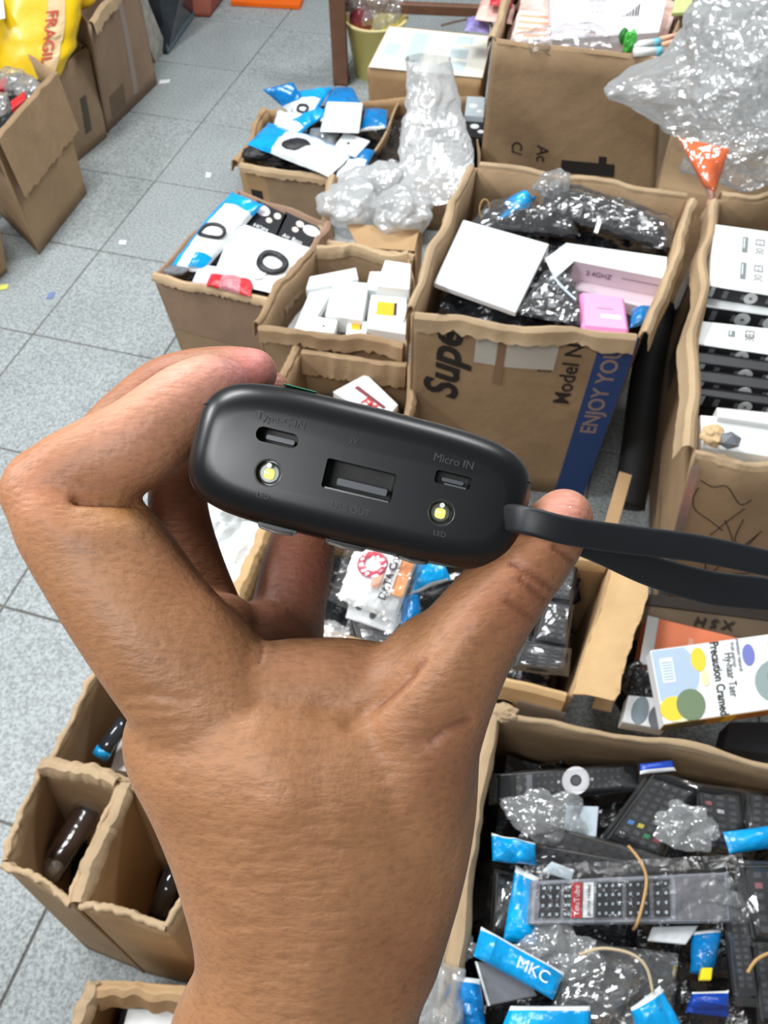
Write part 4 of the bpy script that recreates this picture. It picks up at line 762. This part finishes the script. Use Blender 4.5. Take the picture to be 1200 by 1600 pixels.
# blue headers
def head(lb, c, z, seed, m=BLUE, th=.016, edge=True, amp=.007):
    q = packet('blue_header_bag', lb, 'packet', c, z, th, [(0, .9, 'blue_film', m), (.9, 1, 'white_edge', WHITE)] if edge else [(0, 1, 'blue_film', m)], seed, amp); return q
head('knotted bright blue header left of the dark bundle', [(770, 1345), (838, 1352), (836, 1318), (768, 1302)], .345, 62, amp=.012)
head('tall bright blue bag edge left of the grey remote', [(786, 1470), (838, 1478), (842, 1372), (806, 1352)], .33, 63, th=.01)
q = head('bright blue header with white lettering below the grey remote', [(740, 1494), (864, 1562), (882, 1520), (752, 1448)], .362, 64)
text('MKC', q, .66, .45, .02, WHITE, q.t, h=.024)
q = head('large bright blue header at the bottom edge', [(770, 1640), (925, 1650), (922, 1572), (798, 1572)], .37, 65, th=.02)
head('bright blue header right of the banded clear bag', [(1000, 1625), (1085, 1640), (1032, 1540), (985, 1575)], .37, 66)
head('deep blue header right below the grey remote', [(1078, 1520), (1112, 1528), (1128, 1450), (1082, 1455)], .33, 67, DBLUE)
head('royal blue bag near the yellow tag', [(1072, 1582), (1140, 1590), (1138, 1548), (1082, 1550)], .34, 68, mat('royal2', (24, 70, 170), .25, bump=.5), amp=.012)
head('deep blue bag at the lower left corner of the remote carton', [(712, 1610), (762, 1625), (750, 1530), (712, 1525)], .37, 69, DBLUE, amp=.012)
box_item('yellow_tag', 'small yellow tag between the blue bags', [(1094, 1532), (1112, 1532), (1114, 1512), (1098, 1512)], .352, .01, mat('ytag', (240, 220, 40), .4), 'tag')
box_item('white_label', 'white label with a dark mark under the grey remote', [(1012, 1470), (1072, 1476), (1092, 1446), (1020, 1448)], .335, .004, PAPER, 'label')
for k, (c, lb) in enumerate([([(870, 1590, .33), (940, 1640, .33), (1010, 1510, .345), (930, 1475, .345)], 'dark remote in the banded clear bag, left one'), ([(945, 1630, .328), (1010, 1640, .328), (1060, 1510, .335), (1005, 1490, .335)], 'dark remote in the banded clear bag, right one')]):
    remote('remote_control', lb, c, None, .018, 8, 3, 20+k, wrap=CLEAR)
packet('clear_bag', 'large clear bag over two dark remotes with a rubber band at the bottom', 'bag', [(850, 1600), (1050, 1640), (1060, 1490), (900, 1470)], .35, .02, [(0, 1, 'bag_film', CLEAR)], 70, .012)
tag(tube('rubber_band', smoothpts([W(905, 1492, .375), W(940, 1482, .385), W(985, 1490, .387), W(1010, 1512, .387), W(1020, 1550, .38)]), .002, mat('pale_band', (204, 184, 150), .5)), 'pale rubber band over the bottom clear bag', 'band')
for k, (c, lb) in enumerate([([(1150, 1560), (1186, 1562), (1160, 1380), (1130, 1385)], 'long bagged remote standing first right of the grey sleeve'), ([(1190, 1600), (1225, 1602), (1200, 1400), (1168, 1400)], 'long bagged remote standing second right of the grey sleeve')]):
    remote('remote_control', lb, c, .348, .02, 14, 2, 30+k, wrap=CLEAR)
remote('remote_control', 'black remote with numbered keys at the right edge beside the grey sleeve', [(1176, 1470), (1275, 1478), (1270, 1350), (1156, 1350)], .36, .02, 6, 4, 33, wrap=CLEAR, colour=((0, 4, mat('rb', (150, 90, 95), .5)),))
tag(tube('rubber_band', smoothpts([W(1168, 1520, .37), W(1182, 1500, .374), W(1206, 1488, .374), W(1240, 1480, .37)]), .0022, TAN), 'tan rubber band around the long remotes at the right edge', 'band')
q = box_item('grey_sleeve', 'grey plastic sleeve with a white edge at the lower left of the remote carton', [(762, 1572), (840, 1556), (815, 1508), (742, 1502)], .352, .012, GREY, 'sleeve'); decal('white_edge', q, 0, 0, .05, 1, WHITE, q.t)
remote('remote_control', 'glossy black remote half hidden behind the tall blue bag edge', [(768, 1460), (800, 1468), (812, 1370), (774, 1362)], .318, .02, 6, 2, 35, m=BLACK, wrap=CLEAR)
q = packet('clear_bag', 'clear bag spilling over the left rim of the remote carton at the bottom', 'bag', [(655, 1650, .372), (722, 1660, .372), (728, 1515, .38), (680, 1500, .38)], None, .025, [(0, 1, 'bag_film', CLEAR2)], 73, .014)
for k, (x, y, s, lb) in enumerate([(720, 1480, .02, 'crumpled film at the lower left rim of the remote carton'), (870, 1488, .045, 'crumpled film beneath the grey remote sleeve'), (1070, 1290, .04, 'crumpled clear bag between the tilted remote and its neighbour'), (1120, 1400, .035, 'crumpled film at the end of the grey sleeve')]):
    blob('film_scrap', lb, 'film', W(x, y, .345), (s, s*.7, .012), CLEAR2, 92+k, .35, 5)
# ================================================================== BLACK POWER BANK (held near the camera)
DD = .175                                             # distance of its port face
o0 = C(565, 741, DD); ang = math.radians(-13.5)
ax = (math.cos(ang)*cx_+math.sin(ang)*cy_).normalized(); ay0 = (-math.sin(ang)*cx_+math.cos(ang)*cy_).normalized()
view = (o0-CAM).normalized()
az = (view-ay0*.03).normalized(); ay = -(ax.cross(az)).normalized()
if ay.dot(ay0) < 0: ay = -ay
ax = (ax-az*ax.dot(az)).normalized(); ay = (ay-ax*ay.dot(ax)).normalized()
def D(x, y, z=0): return o0+ax*x+ay*y+az*z            # metres; z away from the camera
HW, HH = .0408, .0161
def prof(k, hw, hh, r):
    # superellipse-like outline, parameter k in 0..1
    a = 2*math.pi*k; c, s = math.cos(a), math.sin(a); n = 2.0/3.6
    nn = 2.0/3.0
    x = math.copysign(abs(c)**(2/6.2), c)*hw; y = math.copysign(abs(s)**(2/3.3), s)*hh
    return x, y
def outline(sc, z, n=120):
    pts = []
    for k in range(n):
        x, y = prof(k/n, HW-sc, HH-sc, 0)
        y += .0012*(1-(x/HW)**2)*(1 if y > 0 else -.4)-.0006
        pts.append(D(x, y, z))
    return pts
BODY = mat('matte_black', (13, 15, 18), .33, spec=.5)
def ringmesh(rings, cap0=True, cap1=True):
    n = len(rings[0]); vs = [p for r in rings for p in r]; fs = [(i*n+k, i*n+(k+1) % n, (i+1)*n+(k+1) % n, (i+1)*n+k) for i in range(len(rings)-1) for k in range(n)]
    if cap0: fs.append(tuple(range(n))[::-1])
    if cap1: fs.append(tuple((len(rings)-1)*n+k for k in range(n)))
    return pyd(vs, fs)
rings = []
for sc, z in [(.0075, -.0012), (.0055, -.0010), (.0038, -.0002), (.0022, .0012), (.0010, .0032), (.0003, .0058), (0, .009)]: rings.append(outline(sc, z))
for z in (.02, .06, .10, .126, .132): rings.append(outline(0 if z < .13 else .0012, z))
rings.append(outline(.004, .136))
me = ringmesh(rings)
PB = thing('power_bank', 'black power bank held in the hand with two small lights and a wrist strap', 'power bank')
body = obj('body', me, None, [BODY, BLACK], True)
def cutbox(x, y, w_, h_, d, r):
    n = 8; pts = []
    for cxn, cyn, a0 in ((1, 1, 0), (-1, 1, 90), (-1, -1, 180), (1, -1, 270)):
        for k in range(n):
            a = math.radians(a0+90*k/(n-1)); pts.append((x+cxn*(w_/2-r)+r*math.cos(a), y+cyn*(h_/2-r)+r*math.sin(a)))
    vs = [D(a, b, -.004) for a, b in pts]+[D(a, b, d) for a, b in pts]; k = len(pts)
    fs = [tuple(range(k)), tuple(range(2*k-1, k-1, -1))]+[((i+1) % k, i, k+i, k+(i+1) % k) for i in range(k)]
    return vs, fs
def px2(px, py):
    p = C(px, py, DD); v = (p-CAM).normalized(); t = (o0-CAM).dot(az)/v.dot(az); r = CAM+v*t-o0
    return r.dot(ax), r.dot(ay)
ports = {'c': px2(434, 684)+(.0098, .0034, .006, .0016), 'a': px2(561, 751)+(.0163, .0068, .008, .0006), 'm': px2(707, 750)+(.0085, .0030, .005, .0008),
         'l1': px2(420, 739)+(.0064, .0064, .0035, .0031), 'l2': px2(689, 801)+(.0064, .0064, .0035, .0031)}
allv = []; allf = []
for p in ports.values():
    v, f = cutbox(*p); b = len(allv); allv += v; allf += [tuple(b+i for i in x) for x in f]
cut = obj('cut', pyd(allv, allf))
mb = body.modifiers.new('b', 'BOOLEAN'); mb.operation = 'DIFFERENCE'; mb.solver = 'EXACT'; mb.object = cut
for me_ in (cut.data,):
    bm = bmesh.new(); bm.from_mesh(me_); bmesh.ops.recalc_face_normals(bm, faces=bm.faces[:]); bm.to_mesh(me_); bm.free()
bm = bmesh.new(); bm.from_mesh(body.data); bmesh.ops.recalc_face_normals(bm, faces=bm.faces[:]); bm.to_mesh(body.data); bm.free()
bpy.context.view_layer.update(); dg = bpy.context.evaluated_depsgraph_get(); nm = bpy.data.meshes.new_from_object(body.evaluated_get(dg))
bpy.data.objects.remove(body); bpy.data.objects.remove(cut)
body = obj('body', nm, PB)
nm.polygons.foreach_set('use_smooth', [True]*len(nm.polygons)); nm.set_sharp_from_angle(angle=math.radians(38))
FQ = Q([D(-.04, -.016, -.0012), D(.04, -.016, -.0012), D(.04, .016, -.0012), D(-.04, .016, -.0012)])
def uv(x, y): return (x+.04)/.08, (y+.016)/.032
def pill(name, x, y, w_, h_, z0, z1, m, r=.0004, parent=PB):
    n = 5; pts = []
    for cxn, cyn, a0 in ((1, 1, 0), (-1, 1, 90), (-1, -1, 180), (1, -1, 270)):
        for k in range(n):
            a = math.radians(a0+90*k/(n-1)); pts.append((x+cxn*(w_/2-r)+r*math.cos(a), y+cyn*(h_/2-r)+r*math.sin(a)))
    k = len(pts); vs = [D(a, b, z0) for a, b in pts]+[D(a, b, z1) for a, b in pts]
    fs = [tuple(range(k))[::-1], tuple(range(k, 2*k))]+[(i, (i+1) % k, k+(i+1) % k, k+i) for i in range(k)]
    o = obj(name, pyd(vs, fs), parent, m); bm = bmesh.new(); bm.from_mesh(o.data); bmesh.ops.recalc_face_normals(bm, faces=bm.faces[:]); bm.to_mesh(o.data); bm.free(); return o
TG = mat('connector_tongue', (92, 96, 102), .35); TGD = mat('connector_dark', (12, 12, 13), .5)
STEEL = mat('port_steel', (120, 122, 124), .3, metal=.7)
x, y = ports['c'][:2]; pill('port_tongue', x+.0006, y-.0003, .0066, .0011, .0008, .005, TG); pill('port_floor', x, y, .0097, .0033, .0055, .006, TGD)
x, y = ports['a'][:2]; pill('port_tongue', x+.001, y-.0013, .0118, .0016, .0008, .0075, TG); pill('port_floor', x, y, .0162, .0067, .0075, .008, TGD); pill('port_lip', x+.0002, y-.0033, .0150, .0004, -.0012, .004, STEEL, .0001)
x, y = ports['m'][:2]; pill('port_tongue', x+.0002, y-.0003, .0052, .0009, .0008, .0045, TG); pill('port_floor', x, y, .0084, .0029, .0045, .005, TGD); pill('port_lip', x+.0008, y-.0013, .0052, .0004, -.0008, .003, STEEL, .0001)
for kx in ('l1', 'l2'):
    x, y = ports[kx][:2]; L_ = pill('light', x, y, .0058, .0058, .0018, .003, mat('reflector', (120, 124, 122), .25, metal=.8), .0028)
    pill('light_chip', x, y-.0002, .0024, .0024, .0012, .0019, mat('chip_yellow', (236, 240, 110), .5, emit=.9), .0008, L_)
    ring = [D(x+.0031*math.cos(a/16*math.pi), y+.0031*math.sin(a/16*math.pi), -.0008) for a in range(32)]
    tube('light_bezel', ring, .00028, mat('bezel', (58, 62, 66), .3), L_, 6, True)
    bm = bmesh.new(); bmesh.ops.create_uvsphere(bm, u_segments=20, v_segments=12, radius=.0026)
    for v in bm.verts: v.co = D(x+v.co.x, y+v.co.y, .0010+v.co.z*.75)
    me = bpy.data.meshes.new('m'); bm.to_mesh(me); bm.free(); obj('clear_lens', me, L_, film('lens_film', clear=.92, rough=.03, bump=0), True)
    disc('painted_glint', FQ, *uv(x-.0002, y+.0017), .0006, mat('glint_white', (240, 244, 244), .3), L_, -.0002, n=10)  # white dot painted as a highlight on the lens
PT = mat('port_print', (62, 66, 70), .55)
for s, (a, b), sz in [('Type-C IN', (440, 658), .0026), ('Micro IN', (708, 722), .0026), ('USB OUT', (548, 796), .0022), ('LED', (412, 775), .0017), ('LED', (686, 834), .0017), ('5V', (552, 690), .0018)]:
    x, y = px2(a, b); u, v = uv(x, y); text(s, FQ, u, v, sz, PT, PB, h=.00005)
# seam groove lines, bottom keys, green print on top
for sg, yy in ((1, .0075), (-1, -.0095)):
    for sd in (-1, 1):
        pts = []
        for k in range(14):
            z = .0015+.03*k/13; x = (HW-.0002-(.0022 if k == 0 else .0008 if k == 1 else 0))*sd
            # follow the outline at this height
            best = min((prof(i/240, HW, HH, 0) for i in range(240)), key=lambda p: abs(p[1]-yy)+(9 if p[0]*sd < 0 else 0)); pts.append(D(best[0]-sd*(.0016 if k == 0 else .0007 if k == 1 else .0001), yy, z+.001))
        tube('seam', pts, .00022, TGD, PB, 5)
for px, py, w_ in [(431, 822, .0092), (541, 847, .0098), (648, 869, .0082)]:
    x, y = px2(px, py); k = pill('key', x, y+.0004, w_, .0042, .0045, .012, BODY, .0011)
    tube('key_edge', [D(x-w_/2+.0009, y-.0013, .0044), D(x, y-.0017, .0043), D(x+w_/2-.0009, y-.0013, .0044)], .00045, mat('key_grey', (110, 108, 104), .35), PB, 6)
for px, py in [(486, 833), (500, 838), (597, 858), (612, 862)]:
    x, y = px2(px, py); pill('nub', x, y+.0006, .0012, .0022, .006, .010, BLACK, .0003)
x, y = px2(462, 600); 
obj('green_print', sheet(lambda u, v: D(x-.0035+.008*u, HH+.0007-.0001*u, .006+.012*v), 4, 4, .0002), PB, mat('green_print', (40, 140, 100), .4))
# strap: flat band in a loop
SM = mat('strap_black', (24, 27, 31), .5)
def band(name, pts, wdt, th, parent, tilt=0):
    cs = smoothpts([C(a, b, d) for a, b, d, *_ in pts], 10); ws = smoothpts([Vector((p[3] if len(p) > 3 else wdt, p[4] if len(p) > 4 else tilt, 0)) for p in pts], 10); rings = []
    for i, p in enumerate(cs):
        t = (cs[min(i+1, len(cs)-1)]-cs[max(i-1, 0)]).normalized(); vw = (p-CAM).normalized(); s = t.cross(vw).normalized(); n = s.cross(t).normalized()
        a = ws[i].y; s, n = s*math.cos(a)+n*math.sin(a), n*math.cos(a)-s*math.sin(a); wd = ws[i].x/2; r = []
        for cxn, cyn, a0 in ((1, 1, 0), (-1, 1, 90), (-1, -1, 180), (1, -1, 270)):
            for k in range(4):
                g_ = math.radians(a0+30*k); r.append(p+s*(cxn*(wd-th*.45)+th*.45*math.cos(g_))+n*(cyn*th*.05+th*.45*math.sin(g_)))
        rings.append(r)
    return obj(name, ringmesh(rings), parent, SM, True)
band('strap', [(784, 812, .182, .0062), (800, 810, .1735, .0066), (830, 815, .169, .0063), (890, 830, .170, .0064), (980, 843, .178, .0068), (1090, 857, .186, .0068), (1200, 880, .192, .0066), (1300, 902, .20, .0066), (1350, 930, .21, .006),
               (1300, 940, .222, .007), (1200, 928, .222, .0095), (1110, 918, .216, .0095), (1020, 893, .206, .0085), (940, 862, .196, .0066), (870, 838, .187, .005), (812, 822, .182, .004)], .0065, .0022, PB)
pill('strap_slot', *px2(776, 806), .0030, .0075, -.0006, .004, BLACK, .0008)
rebase_later.append(PB)
# ================================================================== HAND AND FOREARM
def loft(secs, n=28, k=8, cap0=True, cap1=True, side=None):
    """secs: (px, py, distance, half width in px, half thickness in m)"""
    A = smoothpts([C(s[0], s[1], s[2]) for s in secs], k); Bw = smoothpts([Vector((s[3]*s[2]/F, s[4], 0)) for s in secs], k)
    fr = []
    for i, p in enumerate(A):
        t = (A[min(i+1, len(A)-1)]-A[max(i-1, 0)]).normalized(); vw = (p-CAM).normalized(); s = side or t.cross(vw).normalized(); d = s.cross(t).normalized()
        if d.dot(vw) > 0: d = -d
        fr.append((p, t, s, d, Bw[i].x, Bw[i].y))
    rings = []
    def ring(f, sc, off):
        p, t, s, d, w_, h_ = f; return [p+t*off+s*(w_*sc*math.cos(2*math.pi*j/n))+d*(h_*sc*math.sin(2*math.pi*j/n)) for j in range(n)]
    if cap0:
        for a in (80, 60, 40, 20): rings.append(ring(fr[0], math.cos(math.radians(a)), -math.sin(math.radians(a))*min(fr[0][4], fr[0][5]*1.3)))
    rings += [ring(f, 1, 0) for f in fr]
    if cap1:
        for a in (20, 40, 60, 80): rings.append(ring(fr[-1], math.cos(math.radians(a)), math.sin(math.radians(a))*min(fr[-1][4], fr[-1][5]*1.3)))
    nn = n; vs = [p for r in rings for p in r]
    fs = [(i*nn+j, i*nn+(j+1) % nn, (i+1)*nn+(j+1) % nn, (i+1)*nn+j) for i in range(len(rings)-1) for j in range(nn)]+[tuple(range(nn))[::-1], tuple((len(rings)-1)*nn+j for j in range(nn))]
    return vs, fs
PARTS = [
 # forearm, wrist and back of the hand
 [(440, 2450, .235, 300, .036), (440, 2100, .228, 250, .032), (452, 1800, .215, 215, .027), (460, 1600, .205, 194, .0245), (497, 1500, .202, 191, .0235), (503, 1385, .200, 220, .0235), (494, 1285, .198, 249, .023), (474, 1190, .196, 276, .022), (474, 1128, .195, 278, .0185), (482, 1088, .195, 246, .012)],
 # index finger
 [(378, 1146, .196, 124, .016), (245, 988, .193, 109, .0145), (168, 878, .194, 104, .0125), (112, 808, .196, 92, .0115), (80, 768, .197, 76, .011)],
 [(84, 772, .197, 74, .011), (112, 750, .197, 76, .011), (160, 722, .197, 74, .0108), (214, 694, .197, 72, .0106), (258, 658, .198, 67, .0105), (300, 622, .200, 60, .0098), (332, 600, .202, 48, .0088), (350, 596, .204, 36, .0075)],
 # web between index and thumb
 [(285, 1030, .195, 78, .011), (400, 1096, .195, 76, .010), (505, 1106, .194, 78, .010), (600, 1102, .192, 80, .011), (690, 1040, .190, 90, .012)],
 # thumb
 [(600, 1260, .196, 132, .018), (652, 1130, .192, 108, .0165), (724, 1010, .188, 81, .0145), (792, 918, .187, 68, .0128), (848, 850, .188, 60, .0115), (878, 812, .190, 48, .0098)],
 # middle finger behind the index
 [(300, 1000, .228, 60, .011), (190, 860, .229, 52, .0095), (120, 745, .229, 44, .009)],
 [(120, 745, .228, 44, .009), (165, 682, .230, 44, .009), (208, 640, .231, 44, .009), (256, 602, .232, 43, .009), (305, 587, .233, 42, .009), (355, 583, .233, 42, .0088), (396, 582, .234, 38, .0085)],
 # ring finger, tip of the third finger beyond
 [(330, 985, .232, 60, .011), (296, 880, .236, 52, .011), (278, 790, .240, 46, .0105), (285, 720, .244, 42, .010), (320, 660, .248, 40, .0095)],
 [(400, 606, .250, 36, .008), (425, 610, .252, 30, .008)],
 # little finger under the device
 [(440, 1040, .235, 66, .013), (450, 960, .240, 58, .0125), (464, 890, .244, 56, .0120), (480, 830, .248, 48, .011), (496, 780, .252, 42, .010)],
 # palm seen through the gap
 [(470, 1180, .220, 150, .017), (440, 1090, .225, 112, .016), (408, 1020, .230, 84, .015)],
 [(390, 1120, .212, 100, .014), (305, 1010, .216, 80, .014), (345, 985, .222, 60, .012)],
]
vs = []; fs = []
for ip, p in enumerate(PARTS):
    v, f = loft(p, side=cx_.copy() if ip == 0 else None); b = len(vs); vs += v; fs += [tuple(b+i for i in x) for x in f]
ho = obj('hand', pyd(vs, fs))
rm = ho.modifiers.new('r', 'REMESH'); rm.mode = 'VOXEL'; rm.voxel_size = .00105; rm.use_smooth_shade = True
smo = ho.modifiers.new('s', 'SMOOTH'); smo.factor = .5; smo.iterations = 14
bpy.context.view_layer.update(); dg = bpy.context.evaluated_depsgraph_get(); hm = bpy.data.meshes.new_from_object(ho.evaluated_get(dg)); bpy.data.objects.remove(ho)
nv = len(hm.vertices); co = np.empty(nv*3); hm.vertices.foreach_get('co', co); co = co.reshape(-1, 3)
no = np.empty(nv*3); hm.vertices.foreach_get('normal', no); no = no.reshape(-1, 3)
rel = co-np.array(CAM); dz = rel@np.array(fwd); PX = 600+F*(rel@np.array(cx_))/dz; PY = 800-F*(rel@np.array(cy_))/dz
vd = rel/np.linalg.norm(rel, axis=1)[:, None]; facing = np.clip(-(no*vd).sum(1)*1.6, 0, 1)
def seg_d(pts):
    d = np.full(nv, 1e9); s = np.zeros(nv)
    for (x0, y0), (x1, y1) in zip(pts, pts[1:]):
        L2 = (x1-x0)**2+(y1-y0)**2; t = np.clip(((PX-x0)*(x1-x0)+(PY-y0)*(y1-y0))/L2, 0, 1)
        d = np.minimum(d, np.hypot(PX-x0-t*(x1-x0), PY-y0-t*(y1-y0)))
    return d
near = dz < .215
def crease(pts, wpx, depth, mask=None):
    w_ = np.exp(-(seg_d(pts)/wpx)**2)*facing*depth*(near if mask is None else mask); return w_
disp = np.zeros(nv)
disp -= crease([(118, 782), (160, 782), (205, 784), (240, 786)], 7, .0022)
disp += crease([(60, 800), (100, 835), (200, 830)], 30, .0010)          # flesh folded below the bent joint
disp -= crease([(545, 1130), (590, 1095), (640, 1050)], 12, .0012)      # hollow of the web
disp -= crease([(500, 1110), (560, 1120), (600, 1080)], 16, .0006)
disp += crease([(610, 1130), (680, 1050), (740, 970)], 34, .0012)       # thumb bone
LINES = [([(868, 855), (885, 868), (900, 880)], 5, .0010), ([(800, 880), (835, 900), (880, 930)], 5, .0011), ([(812, 905), (850, 935), (872, 950)], 4, .0008), ([(790, 940), (830, 965), (850, 985)], 5, .0005), ([(112, 778), (140, 784), (240, 786)], 4, .0006), ([(330, 925), (372, 960), (430, 1005)], 6, .0005), ([(395, 985), (410, 1010), (405, 1035)], 4, .0005), ([(590, 1100), (625, 1075), (665, 1035)], 6, .0006), ([(672, 1160), (700, 1140), (735, 1128)], 6, .0006)]
for p_, w1, d1 in LINES: disp -= crease(p_, w1, d1)
disp -= crease([(660, 1160), (690, 1140), (730, 1120)], 14, .0007)
disp += crease([(330, 960), (380, 1080), (430, 1250)], 50, .0012)       # index tendon
disp -= crease([(190, 1090), (240, 1085), (300, 1095)], 8, .0004); disp -= crease([(180, 1110), (260, 1112)], 6, .0003); disp -= crease([(196, 1140), (280, 1130)], 6, .0003)
disp -= crease([(640, 1400), (610, 1500), (560, 1600)], 60, .0010)
for k in range(46):                                                    # fine wrinkles around the wrist
    rr = random.Random(k); x0 = rr.uniform(230, 640); y0 = rr.uniform(1120, 1590); l = rr.uniform(50, 150)
    disp -= crease([(x0, y0), (x0+l*.5, y0+rr.uniform(0, 10)), (x0+l, y0+rr.uniform(-6, 18))], 5, .00016)
co2 = co+no*disp[:, None]; hm.vertices.foreach_set('co', co2.ravel()); hm.update()
# skin colour: pink finger ends, darker knuckles, with highlight and shade painted in
base = np.array([163, 116, 80.]); colr = np.tile(base, (nv, 1))
def tint(x, y, r, c, k, mask=None, ry=None):
    global colr
    w_ = np.exp(-(((PX-x)/r)**2+((PY-y)/(ry or r))**2))*k
    if mask is not None: w_ = w_*mask
    colr = colr*(1-w_[:, None])+np.array(c)*w_[:, None]
tint(300, 590, 120, (236, 172, 152), .85, dz < .216, 66); tint(190, 660, 130, (216, 154, 126), .65, dz < .216); tint(395, 570, 50, (240, 156, 156), .95)  # index top lightened as a painted lamp highlight; fingertip pink is skin
tint(240, 600, 60, (216, 160, 134), .6, dz > .216); tint(885, 790, 46, (240, 164, 148), .85); tint(60, 760, 70, (196, 126, 90), .6)
tint(190, 800, 60, (206, 152, 84), .5, near, 22); tint(330, 900, 90, (190, 124, 92), .35, near); tint(820, 940, 90, (150, 90, 66), .55, near); tint(700, 1180, 90, (146, 92, 70), .4, near)  # browns at thumb and right of wrist paint the side shading
tint(500, 1040, 120, (188, 130, 104), .4, near, 30); tint(640, 1500, 90, (140, 92, 66), .5, near); tint(450, 980, 140, (120, 74, 62), .6, dz > .216); tint(470, 880, 70, (136, 78, 64), .7, dz > .216)  # wrist right and fingers in the palm gap darkened as painted shade
tint(290, 820, 80, (140, 86, 66), .6, dz > .216); tint(420, 1250, 160, (176, 124, 86), .5, near)  # more palm gap shade painted in; wrist centre lightened as if lit
tint(250, 585, 130, (160, 100, 72), .75, dz > .216, 60)  # middle finger darkened to replace weak shading between the fingers
for p_, w1, d1 in LINES:
    k_ = (np.exp(-(seg_d(p_)/(w1*.9))**2)*facing*near*.45)[:, None]; colr = colr*(1-k_)+np.array([104, 58, 44.])*k_  # creases darkened with painted shade
colr += (np.array([noise.noise(Vector(p)*90) for p in co])*9)[:, None]*np.array([1, .9, .8]); colr = np.clip(colr, 0, 255)
ca = hm.color_attributes.new('skin', 'FLOAT_COLOR', 'POINT'); c4 = np.ones((nv, 4)); x_ = colr/255; c4[:, :3] = np.where(x_ < .04045, x_/12.92, ((x_+.055)/1.055)**2.4); ca.data.foreach_set('color', c4.ravel())
sk = mat('skin', (168, 117, 84), .48, spec=.38, sub=.12); nt = sk.node_tree; L = nt.links.new; b = nt.nodes['Principled BSDF']
vc = nt.nodes.new('ShaderNodeVertexColor'); vc.layer_name = 'skin'
tc = nt.nodes.new('ShaderNodeTexCoord'); mp = nt.nodes.new('ShaderNodeMapping'); L(tc.outputs['Object'], mp.inputs[0])
n1 = nt.nodes.new('ShaderNodeTexNoise'); n1.inputs['Scale'].default_value = 420; n1.inputs['Detail'].default_value = 3; L(mp.outputs[0], n1.inputs['Vector'])
mp2 = nt.nodes.new('ShaderNodeMapping'); mp2.inputs['Rotation'].default_value = (0, 0, .25); mp2.inputs['Scale'].default_value = (260, 900, 700); L(tc.outputs['Object'], mp2.inputs[0])
n2 = nt.nodes.new('ShaderNodeTexNoise'); n2.inputs['Scale'].default_value = 1; n2.inputs['Detail'].default_value = 3; L(mp2.outputs[0], n2.inputs['Vector'])
r_ = nt.nodes.new('ShaderNodeMapRange'); r_.inputs[1].default_value = .34; r_.inputs[2].default_value = .52; r_.inputs[3].default_value = .85; r_.inputs[4].default_value = 1; L(n2.outputs[0], r_.inputs[0])
hs = nt.nodes.new('ShaderNodeHueSaturation'); L(vc.outputs[0], hs.inputs['Color']); L(r_.outputs[0], hs.inputs['Value']); L(hs.outputs[0], b.inputs['Base Color'])
ad = nt.nodes.new('ShaderNodeMath'); ad.operation = 'ADD'; L(n1.outputs[0], ad.inputs[0]); L(n2.outputs[0], ad.inputs[1])
bp = nt.nodes.new('ShaderNodeBump'); bp.inputs['Strength'].default_value = .4; bp.inputs['Distance'].default_value = .0006; L(ad.outputs[0], bp.inputs['Height']); L(bp.outputs[0], b.inputs['Normal'])
hm.polygons.foreach_set('use_smooth', [True]*len(hm.polygons))
HD = obj('person', hm, None, None); hm.materials.clear(); hm.materials.append(sk)
tag(HD, "person's bare brown left hand and forearm gripping the black power bank", 'person')
# thumb nail edge
tq_ = lambda u, v: C(872+36*u, 797+6*v-6*math.sin(math.pi*u), .1808+.0016*v+.002*abs(u-.5))
obj('thumbnail', sheet(tq_, 8, 3, .0005), HD, mat('nail', (240, 214, 204), .3), True)
GROUPS = {'small_white_box': 'small white boxes in one carton', 'remote_control': 'bagged remote controls in the open cartons', 'blue_header_bag': 'blue headed bags in the remote carton', 'cable_packet': 'cable packets in the open cartons',
 'paper_scrap': 'paper scraps on the floor', 'cardboard_box': 'cartons standing on the floor', 'clear_bag': 'crumpled clear bags', 'yellow_bag': 'yellow bags behind the left cartons', 'film_scrap': 'film scraps in the remote carton', 'wrapped_bundle': 'wrapped bundles in the large carton',
 'white_tube': 'white tubes in the tall carton', 'wooden_pen': 'sticks in the tall carton', 'rubber_band': 'rubber bands', 'long_white_carton': 'long white cartons in the large carton', 'blue_packet': 'blue packets in the large carton', 'black_printed_pack': 'black printed packs in the cable carton',
 'printed_pack': 'printed packs behind the clear bag', 'red_packet': 'red packets', 'large_cardboard_box': 'large open cartons', 'tall_cardboard_box': 'tall cartons', 'cardboard_sheet': 'loose cardboard pieces', 'packet': 'small packets beside the tall carton'}
for o in list(COL.objects):
    if o.parent is None and 'label' in o and 'group' not in o:
        k = o.name.split('.')[0]
        if k in GROUPS: o['group'] = GROUPS[k]
for r in rebase_later: rebase(r)
bpy.context.view_layer.update()
